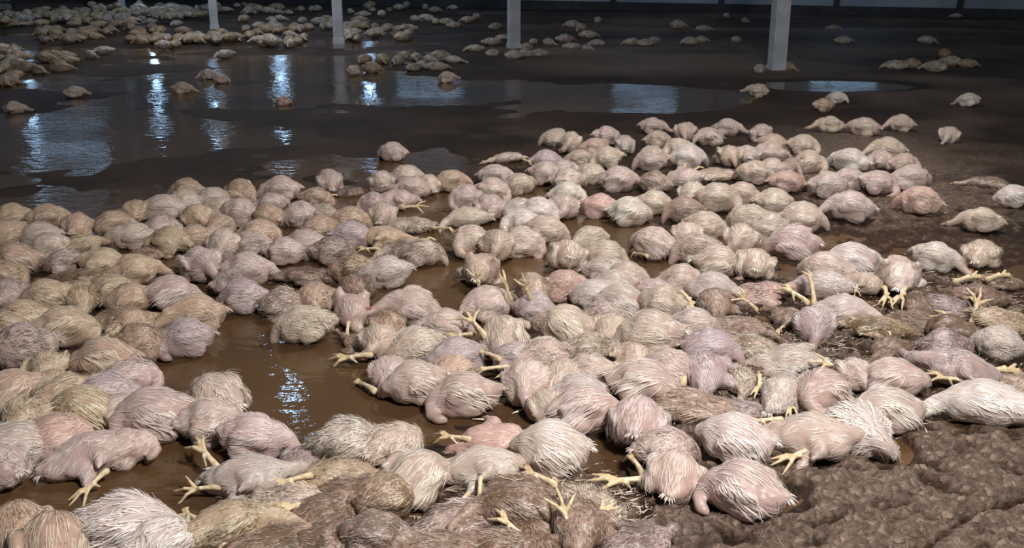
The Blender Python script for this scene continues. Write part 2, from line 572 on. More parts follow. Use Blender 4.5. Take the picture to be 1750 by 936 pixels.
def remeshed(bm, voxel, smooth_iter=3):
    me = bpy.data.meshes.new('tmp')
    bm.to_mesh(me)
    bm.free()
    o = bpy.data.objects.new('tmp', me)
    COL.objects.link(o)
    md = o.modifiers.new('r', 'REMESH')
    md.mode = 'VOXEL'
    md.voxel_size = voxel
    dg = bpy.context.evaluated_depsgraph_get()
    out = bpy.data.meshes.new_from_object(o.evaluated_get(dg))
    bpy.data.objects.remove(o)
    bpy.data.meshes.remove(me)
    if smooth_iter:
        b2 = bmesh.new()
        b2.from_mesh(out)
        for _ in range(smooth_iter):
            bmesh.ops.smooth_vert(b2, verts=b2.verts, factor=0.5, use_axis_x=True, use_axis_y=True, use_axis_z=True)
        b2.to_mesh(out)
        b2.free()
    out.polygons.foreach_set('use_smooth', [True] * len(out.polygons))
    return out

def head_blobs(bm, hp, d):
    """head ball with a short face, at hp looking along d"""
    d = Vector(d).normalized()
    q = d.to_track_quat('X', 'Z').to_euler()
    ellipsoid(bm, hp, (0.029, 0.020, 0.022), q)
    ellipsoid(bm, Vector(hp) + d * 0.016 + Vector((0, 0, -0.004)), (0.018, 0.013, 0.013), q)

class Bird:
    pass

def strands(bvh, seeds, rng, length, width, lift, flow, tipspread=0.25, segs=4):
    """wet feather strands: tapering ridged strips walked over the body surface"""
    V, F = [], []
    for (p, n) in seeds:
        L = length * rng.uniform(0.7, 1.25)
        w = width * rng.uniform(0.7, 1.3)
        d = flow(p, n)
        d = d + Vector((rng.gauss(0, tipspread), rng.gauss(0, tipspread), rng.gauss(0, tipspread)))
        pos, nor = p.copy(), n.copy()
        base = len(V)
        lf = lift * rng.uniform(0.3, 1.5)
        for k in range(segs + 1):
            t = k / segs
            d = (d - nor * d.dot(nor))
            if d.length < 1e-5:
                d = nor.orthogonal()
            d.normalize()
            side = nor.cross(d)
            hw = w * (0.55 + 0.6 * t) * (1 - t ** 2.2) + 0.0003
            up = 0.0012 + lf * t * t
            c = pos + nor * up
            V += [c - side * hw, c + nor * (hw * 0.55), c + side * hw]
            if k < segs:
                j = base + 3 * k
                F += [(j, j + 1, j + 4, j + 3), (j + 1, j + 2, j + 5, j + 4)]
                q = pos + d * (L / segs)
                hit = bvh.find_nearest(q)
                if hit[0] is None:
                    pos = q
                else:
                    pos, nor = hit[0], (nor * 0.4 + hit[1] * 0.6).normalized()
    return V, F

def fin_strands(name, V, F, mat=None):
    return mesh_from(name, V, F, [mat or M_FEATHER])

PROTO = {}
LEG = {}
def make_leg(kind):
    bm = bmesh.new()
    tube(bm, [(-0.004, 0, -0.002), (0.012, 0, 0.003), (0.045, 0, 0.004), (0.072, 0, 0)], [0.0115, 0.0088, 0.0070, 0.0085])
    rng = random.Random(kind)
    if kind == 'spread':
        toes = [(0.070, 42), (0.078, 0), (0.068, -44), (0.036, 172)]
        dz = (0.010, -0.004)
    elif kind == 'half':
        toes = [(0.066, 25), (0.072, -4), (0.064, -30), (0.032, 150)]
        dz = (0.006, -0.016)
    else:
        toes = [(0.058, 13), (0.064, 0), (0.056, -14), (0.028, 190)]
        dz = (0.004, -0.034)
    for (L, a) in toes:
        a = math.radians(a + rng.uniform(-6, 6))
        d = Vector((math.cos(a), math.sin(a), 0))
        p0 = Vector((0.070, 0, 0))
        p1 = p0 + d * L * 0.45 + Vector((0, 0, dz[0]))
        p2 = p0 + d * L * 0.82 + Vector((0, 0, dz[1] * 0.6))
        p3 = p0 + d * L * 1.05 + Vector((0, 0, dz[1]))
        tube(bm, [p0, p1, p2, p3], [0.0066, 0.0056, 0.0044, 0.0016], 8)
    me = remeshed(bm, 0.0024, 1)
    me.materials.clear()
    me.materials.append(M_LEG)
    me.name = 'leg_' + kind
    LEG[kind] = me
for k in ('spread', 'half', 'curl'):
    make_leg(k)

def make_beak():
    bm = bmesh.new()
    r = bmesh.ops.create_cone(bm, cap_ends=True, segments=10, radius1=0.0085, radius2=0.0008, depth=0.024)
    for v in r['verts']:
        x, y, z = v.co
        t = (z + 0.012) / 0.024
        v.co = Vector((z + 0.010, y * 0.8, x * 0.9 - 0.006 * t * t))
    me = bpy.data.meshes.new('beak'); bm.to_mesh(me); bm.free()
    me.materials.append(M_BEAK)
    me.polygons.foreach_set('use_smooth', [True] * len(me.polygons))
    return me
def make_comb():
    prof = [(-0.020, 0), (-0.019, 0.012), (-0.013, 0.008), (-0.009, 0.017), (-0.003, 0.010), (0.002, 0.018), (0.007, 0.009), (0.012, 0.013), (0.016, 0.0)]
    V = [(x, -0.0022, z) for x, z in prof] + [(x, 0.0022, z) for x, z in prof]
    n = len(prof)
    F = [tuple(range(n - 1, -1, -1)), tuple(range(n, 2 * n))] + [(i, (i + 1) % n, n + (i + 1) % n, n + i) for i in range(n)]
    return mesh_from('comb', V, F, [M_COMB], False)
def make_eye():
    bm = bmesh.new()
    bmesh.ops.create_uvsphere(bm, u_segments=8, v_segments=6, radius=0.0036)
    me = bpy.data.meshes.new('eye'); bm.to_mesh(me); bm.free()
    me.materials.append(M_EYE)
    return me
BEAK, COMB, EYE = make_beak(), make_comb(), make_eye()

def frame_at(p, d, up=(0, 0, 1)):
    """matrix with local x along d"""
    x = Vector(d).normalized()
    z = Vector(up)
    z = (z - x * z.dot(x))
    z = z.normalized() if z.length > 1e-4 else x.orthogonal().normalized()
    y = z.cross(x)
    return Matrix(((x.x, y.x, z.x, p[0]), (x.y, y.y, z.y, p[1]), (x.z, y.z, z.z, p[2]), (0, 0, 0, 1)))

def build_proto(pose, seed):
    rng = random.Random(pose + str(seed))
    J = lambda a: rng.uniform(-a, a)
    B = Bird()
    bm = bmesh.new()
    s = rng.choice((-1, 1))
    head = hd = None
    legs = []
    flat = 1.0
    if pose in 'TWRN':
        H = 0.086 + J(0.008)
        ellipsoid(bm, (0, 0, H), (0.104 + J(.008), 0.093 + J(.006), 0.087 + J(.006)), (0, J(.12), 0))
        ellipsoid(bm, (0.050, J(.01), H - 0.012), (0.064, 0.080 + J(.006), 0.074))
        ellipsoid(bm, (-0.080, J(.012), H - 0.006), (0.052, 0.060, 0.056))
        ellipsoid(bm, (-0.122, J(.015), H + 0.004), (0.028, 0.028, 0.020), (0, 0.35, 0))
        for t in (-1, 1):
            ellipsoid(bm, (-0.030 + J(.015), t * (0.066 + J(.008)), 0.050), (0.058, 0.036, 0.046), (0, 0.3, J(.2)))
            ellipsoid(bm, (-0.005 + J(.01), t * 0.080, 0.100 + J(.006)), (0.078, 0.022, 0.040), (t * -.35, 0.12 + J(.15), t * .1))
        if pose == 'N':
            b = J(0.05)
            pts = [(0.075, 0, H + .018), (0.122, b * .3, H + .004), (0.160, b * .8, H - .030), (0.184, b * 1.2, .040)]
            head, hd = Vector((0.198, b * 1.4, 0.036)), Vector((1, b * 4, -0.12))
        elif rng.random() < 0.6:
            pts = [(0.080, 0, H + .012), (0.116, s * .02, H - .012), (0.128, s * .054, .046), (0.114, s * .082, .034)]
            head, hd = Vector((0.102, s * 0.094, 0.034)), Vector((-1, s * .3, -.15))
        else:
            pts = [(0.080, 0, H + .010), (0.118, s * .01, H - .014), (0.138, s * .02, .044)]
            head, hd = Vector((0.144, s * .024, 0.030)), Vector((0.35, s * .2, -1))
        rad = [0.046, 0.034, 0.026, 0.021][:len(pts)]
        tube(bm, pts, rad)
        head_blobs(bm, head, hd)
    elif pose == 'S':
        H = 0.074
        ellipsoid(bm, (0, 0, H), (0.126, 0.090, 0.075), (0, J(.1), J(.1)))
        ellipsoid(bm, (0.064, -0.012, H - .006), (0.072, 0.082, 0.066))
        ellipsoid(bm, (-0.100, 0.012, H - .008), (0.060, 0.058, 0.050))
        ellipsoid(bm, (-0.150, 0.028, H - .01), (0.034, 0.020, 0.030), (0, 0, -.3))
        a1, a2 = J(.03), J(.03)
        t1 = [(-0.030, -0.040, .058), (-0.045 + a1, -0.098, .050), (-0.075 + a1, -0.128, .042)]
        t2 = [(-0.010, -0.030, .100), (0.005 + a2, -0.088, .104), (-0.030 + a2, -0.125, .096)]
        tube(bm, t1, [0.050, 0.030, 0.013]); tube(bm, t2, [0.046, 0.030, 0.013])
        legs = [(t1[2], (-0.5 + J(.3), -0.9, -0.15), 'half'), (t2[2], (0.15 + J(.4), -1.0, -0.25), rng.choice(['spread', 'curl']))]
        pts = [(0.095, 0.0, H + .01), (0.155, 0.018, .062), (0.200, 0.055, .042), (0.218, 0.095, .032)]
        tube(bm, pts, [0.044, 0.032, 0.024, 0.020])
        head, hd = Vector((0.222, 0.112, 0.030)), Vector((0.15, 1, -.1))
    elif pose == 'U':
        H = 0.078
        ellipsoid(bm, (0, 0, H), (0.124, 0.094, 0.080), (0, J(.15), 0))
        ellipsoid(bm, (0.066, 0, H + .008), (0.070, 0.076, 0.072))
        ellipsoid(bm, (-0.098, 0, H - .006), (0.060, 0.062, 0.050))
        ellipsoid(bm, (-0.150, 0, H - .02), (0.034, 0.030, 0.018))
        for t in (-1, 1):
            th = [(-0.040, t * .050, .105), (-0.062 + J(.02), t * .068, .140), (-0.088 + J(.02), t * .064, .162)]
            tube(bm, th, [0.044, 0.030, 0.013])
            legs.append((th[2], (-0.55 + J(.3), J(.35), 0.85), 'spread'))
            ellipsoid(bm, (0.035, t * .092, .035), (0.060, 0.034, 0.026), (0, 0, t * .5))
        pts = [(0.095, 0, H - .02), (0.150, s * .02, .040), (0.180, s * .055, .030)]
        tube(bm, pts, [0.042, 0.028, 0.021])
        head, hd = Vector((0.184, s * .074, 0.028)), Vector((0.2, s, 0))
    else:   # D: flattened, half sunk in the mud
        H = 0.042
        ellipsoid(bm, (0, 0, H), (0.130 + J(.015), 0.098 + J(.012), 0.052 + J(.008)), (J(.2), J(.1), 0))
        ellipsoid(bm, (0.060 + J(.02), J(.03), H), (0.072, 0.074, 0.046))
        ellipsoid(bm, (-0.095, J(.03), H - .004), (0.062, 0.055, 0.036))
        ellipsoid(bm, (-0.150, J(.04), H - .008), (0.040, 0.030, 0.014), (0, 0, J(.4)))
        ellipsoid(bm, (0.01 + J(.03), s * .105, .032), (0.085, 0.040, 0.016), (s * -.25, 0, J(.5)))
        ellipsoid(bm, (-0.02 + J(.02), -s * .085, .040), (0.070, 0.034, 0.030), (0, 0, J(.5)))
        t1 = [(-0.060, -s * .050, .044), (-0.105 + J(.02), -s * .085, .040), (-0.130 + J(.02), -s * .110, .034)]
        tube(bm, t1, [0.038, 0.024, 0.012])
        legs = [(t1[2], (-0.7 + J(.5), -s * .7 + J(.3), 0.05 + J(.1)), rng.choice(['half', 'spread', 'curl']))]
        b = J(.07)
        pts = [(0.090, 0, H + .006), (0.150, b * .5, .040), (0.200, b, .030), (0.236, b * 1.6, .024)]
        tube(bm, pts, [0.038, 0.027, 0.020, 0.018])
        head, hd = Vector((0.252, b * 1.8, 0.024)), Vector((1, b * 5, -.05))
    head_blobs_done = pose in 'TWRN'
    if not head_blobs_done:
        head_blobs(bm, head, hd)
    me = remeshed(bm, 0.0085, 4)
    # lumps of matted down
    off = Vector((rng.uniform(0, 50), rng.uniform(0, 50), rng.uniform(0, 50)))
    lump = 0.008 if pose != 'D' else 0.013
    me.update()
    nn = [v.normal.copy() for v in me.vertices]
    for v, n in zip(me.vertices, nn):
        hfac = min(1.0, max(0.15, ((v.co - head).length - 0.02) / 0.07))
        a = noise.noise(v.co * 17 + off)
        st = noise.noise(Vector((v.co.x * 22, v.co.y * 90, v.co.z * 70)) + off)
        v.co += n * hfac * (lump * a + 0.0032 * st)
        if v.co.z < 0.0:
            v.co.z *= 0.25
    zone = me.attributes.new('zone', 'FLOAT', 'POINT')
    zv = []
    bare_c = Vector((-0.09 + J(.03), s * 0.05, 0.10)) if pose in 'TWRN' else Vector((-0.02, -0.05, 0.12))
    for v in me.vertices:
        z = 1.0
        z *= min(1, max(0, ((v.co - head).length - 0.018) / 0.05))
        z *= min(1, max(0.0, ((v.co - bare_c).length - 0.02) / 0.06))
        zv.append(z * {'W': 0.45, 'R': 0.6, 'U': 0.6}.get(pose, 0.9))
    zone.data.foreach_set('value', zv)
    me.update()
    me.materials.clear()
    me.materials.append(M_SKIN)
    me.name = 'chicken_body_' + pose
    B.body = me
    bmx = bmesh.new(); bmx.from_mesh(me)
    bvh = BVHTree.FromBMesh(bmx)
    bmx.free()
    # seeds on the surface
    polys = [p for p in me.polygons if p.center.z > 0.016]
    areas = [p.area for p in polys]
    def flow(p, n):
        d = Vector((-1.0, 0.0, -0.05))
        side = 1 if p.y > 0 else -1
        d.y = side * 0.38 * (0.4 + abs(p.y) * 6)
        d.z -= 0.35 * min(1, abs(p.y) * 9)
        cl = noise.noise_vector(p * 26 + off) * (0.35 if pose == 'W' else 0.7)
        return d + cl
    def pick(k, ok):
        out = []
        guard = 0
        while len(out) < k and guard < k * 30:
            guard += 1
            p = rng.choices(polys, areas)[0]
            c = Vector(p.center)
            if ok(c):
                out.append((c, Vector(p.normal)))
        return out
    away = lambda c: (c - head).length > 0.055 and (c - bare_c).length > 0.035 and (pose != 'W' or abs(c.y) < 0.05 or rng.random() < 0.25)
    dens = {'T': 420, 'N': 400, 'W': 190, 'R': 520, 'S': 300, 'U': 220, 'D': 330}[pose]
    lift = {'R': 0.011, 'D': 0.009}.get(pose, 0.004)
    V, F = strands(bvh, pick(dens, away), rng, 0.062 if pose == 'W' else 0.050 if pose == 'R' else 0.036, 0.0017, lift, flow, 0.26 if pose in 'RD' else 0.07 if pose == 'W' else 0.2)
    B.plumage = fin_strands('plumage_' + pose, V, F)
    # wings: an arm laid along the flank with a row of flight feathers
    B.wings = []
    for t in (-1, 1):
        wb = bmesh.new()
        if pose == 'S' and t == -1:
            wb.free()
            continue
        zc = {'S': 0.085, 'U': 0.045, 'D': 0.045}.get(pose, 0.100)
        c0 = Vector((0.055, t * 0.075, zc))
        c1 = Vector((-0.01 + J(.015), t * 0.095, zc - 0.012))
        c2 = Vector((-0.065 + J(.015), t * 0.082, zc - 0.002))
        P = []
        for c in (c0, c1, c2):
            h = bvh.find_nearest(c)
            P.append(h[0] - h[1] * 0.006)
        wb.free()
        vs, fs = [], []
        nb, nfb = len(vs), len(fs)
        seeds = []
        nfeat = 22 if pose == 'W' else 14
        for k in range(nfeat):
            u = k / (nfeat - 1)
            q = P[0].lerp(P[1], u * 2) if u < .5 else P[1].lerp(P[2], u * 2 - 1)
            q = q + Vector((0, 0, 0.010 + J(.004)))
            h = bvh.find_nearest(q)
            seeds.append((h[0], h[1]))
        drop = {'W': 0.75, 'R': 0.5}.get(pose, 0.25)
        def wflow(p, n, t=t):
            return Vector((-0.9, t * 0.25, -drop - 2.5 * (p.x + 0.02) * drop))
        WV, WF = strands(bvh, seeds, rng, 0.095 if pose == 'W' else 0.075, 0.0026, 0.018 if pose in 'WRD' else 0.007, wflow, 0.04 if pose == 'W' else 0.10, 6)
        tiers = (0.020,) if pose != 'W' else (0.022, 0.045)
        cs = []
        for dzt in tiers:
            for q, _n in seeds:
                h = bvh.find_nearest(q + Vector((-0.02 * dzt / .045 + J(.003), 0, dzt)))
                cs.append((h[0], h[1]))
        cv, cf = strands(bvh, cs, rng, 0.070 if pose == 'W' else 0.045, 0.0022, 0.006, wflow, 0.05 if pose == 'W' else 0.2, 5)
        vs += [tuple(v) for v in WV]; fs += [tuple(i + nb for i in f) for f in WF]
        n2 = len(vs)
        vs += [tuple(v) for v in cv]; fs += [tuple(i + n2 for i in f) for f in cf]
        B.wings.append(mesh_from('wing_' + pose, vs, fs, [M_FEATHER]))
    # tail tuft
    tb = min((v.co for v in me.vertices), key=lambda c: c.x).copy()
    V, F = [], []
    for k in range(13):
        a = (k - 6) * 0.11 + J(.08)
        L = 0.034 + J(.010)
        d = Vector((-math.cos(a), math.sin(a), 0.10 + J(.12))).normalized()
        p = tb + Vector((0.018, math.sin(a) * 0.015, 0.002))
        side = d.cross(Vector((0, 0, 1))).normalized()
        b0 = len(V)
        for q in range(5):
            u = q / 4
            c = p + d * L * u + Vector((0, 0, -0.018 * u * u))
            w = 0.0022 * (0.5 + u) * (1 - u ** 3) + 0.0004
            V += [c - side * w, c + Vector((0, 0, w * .5)), c + side * w]
            if q < 4:
                j = b0 + 3 * q
                F += [(j, j + 1, j + 4, j + 3), (j + 1, j + 2, j + 5, j + 4)]
    B.tail = fin_strands('tail_' + pose, V, F)
    B.legs = legs
    B.head, B.hd = head, hd.normalized()
    return B

VARIANTS = {'T': 5, 'W': 4, 'N': 3, 'R': 2, 'S': 3, 'U': 2, 'D': 4}
for pose, n in VARIANTS.items():
    PROTO[pose] = [build_proto(pose, i) for i in range(n)]

TONES = {'c': (.74, .64, .53), 'p': (.74, .61, .555), 'w': (.88, .82, .76), 'f': (.66, .49, .34), 'l': (.60, .50, .52),  # fawn and yellowish also hold the left heap's dim, warm light
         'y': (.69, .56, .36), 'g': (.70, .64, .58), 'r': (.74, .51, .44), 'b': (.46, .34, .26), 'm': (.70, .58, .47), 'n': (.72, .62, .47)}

def place_bird(row, idx):
    (pose, var, x, y, z, rz, roll, pitch, sc, mir, tone, mud, detail, group, label, xlegs) = row
    B = PROTO[pose][var % len(PROTO[pose])]
    root = bpy.data.objects.new('chicken', None)
    COL.objects.link(root)
    root.empty_display_size = 0.1
    root.location = (x, y, z)
    root.rotation_mode = 'XYZ'
    root.rotation_euler = (math.radians(roll), math.radians(pitch), math.radians(rz))
    rng = random.Random(idx * 7 + 3)
    sx, sy, sz = sc * rng.uniform(.94, 1.06), sc * rng.uniform(.94, 1.08), sc * rng.uniform(.92, 1.08)
    root.scale = (sx, sy * (-1 if mir else 1), sz)
    tag(root, label, 'chicken', group)
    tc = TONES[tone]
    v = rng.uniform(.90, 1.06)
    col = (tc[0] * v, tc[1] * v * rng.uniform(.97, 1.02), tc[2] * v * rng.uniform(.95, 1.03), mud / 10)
    def child(name, me, mat4=None):
        o = link_mesh(name, me, root)
        o.color = col
        if mat4 is not None:
            o.matrix_local = mat4
        return o
    child('body', B.body)
    child('plumage', B.plumage)['kind'] = 'stuff'
    if detail == 0:
        return root
    for w in B.wings:
        child('wing', w)
    child('tail_feathers', B.tail)
    if xlegs:
        bpy.context.view_layer.update()
        inv = Matrix.LocRotScale(root.location, root.rotation_euler, root.scale).inverted()
        for (a, b, kind) in xlegs:
            a, b = Vector(a), Vector(b)
            d = b - a
            k = min(1.4, max(1.05, d.length / 0.120))
            M = frame_at(a, d, (0.1, -0.75, 1) if abs(d.normalized().z) < .8 else (0, -1, .2)) @ Matrix.Diagonal((k, k, k, 1))
            child('leg', LEG[kind], inv @ M)
    else:
        for (p, d, kind) in B.legs:
            child('leg', LEG[kind], frame_at(p, d))
    if pose in 'NSD' or var == 1:
        h, d = B.head, B.hd
        up = (0, 0, 1)
        fm = frame_at(h, d, up)
        child('beak', BEAK, fm @ Matrix.Translation((0.030, 0, -0.003)))
        if pose == 'N' and (idx % 3 == 0 or tone == 'r'):
            child('comb', COMB, fm @ Matrix.Translation((0.004, 0, 0.017)))
        child('eye', EYE, fm @ Matrix.Translation((0.014, 0.0165, 0.005)))
    return root

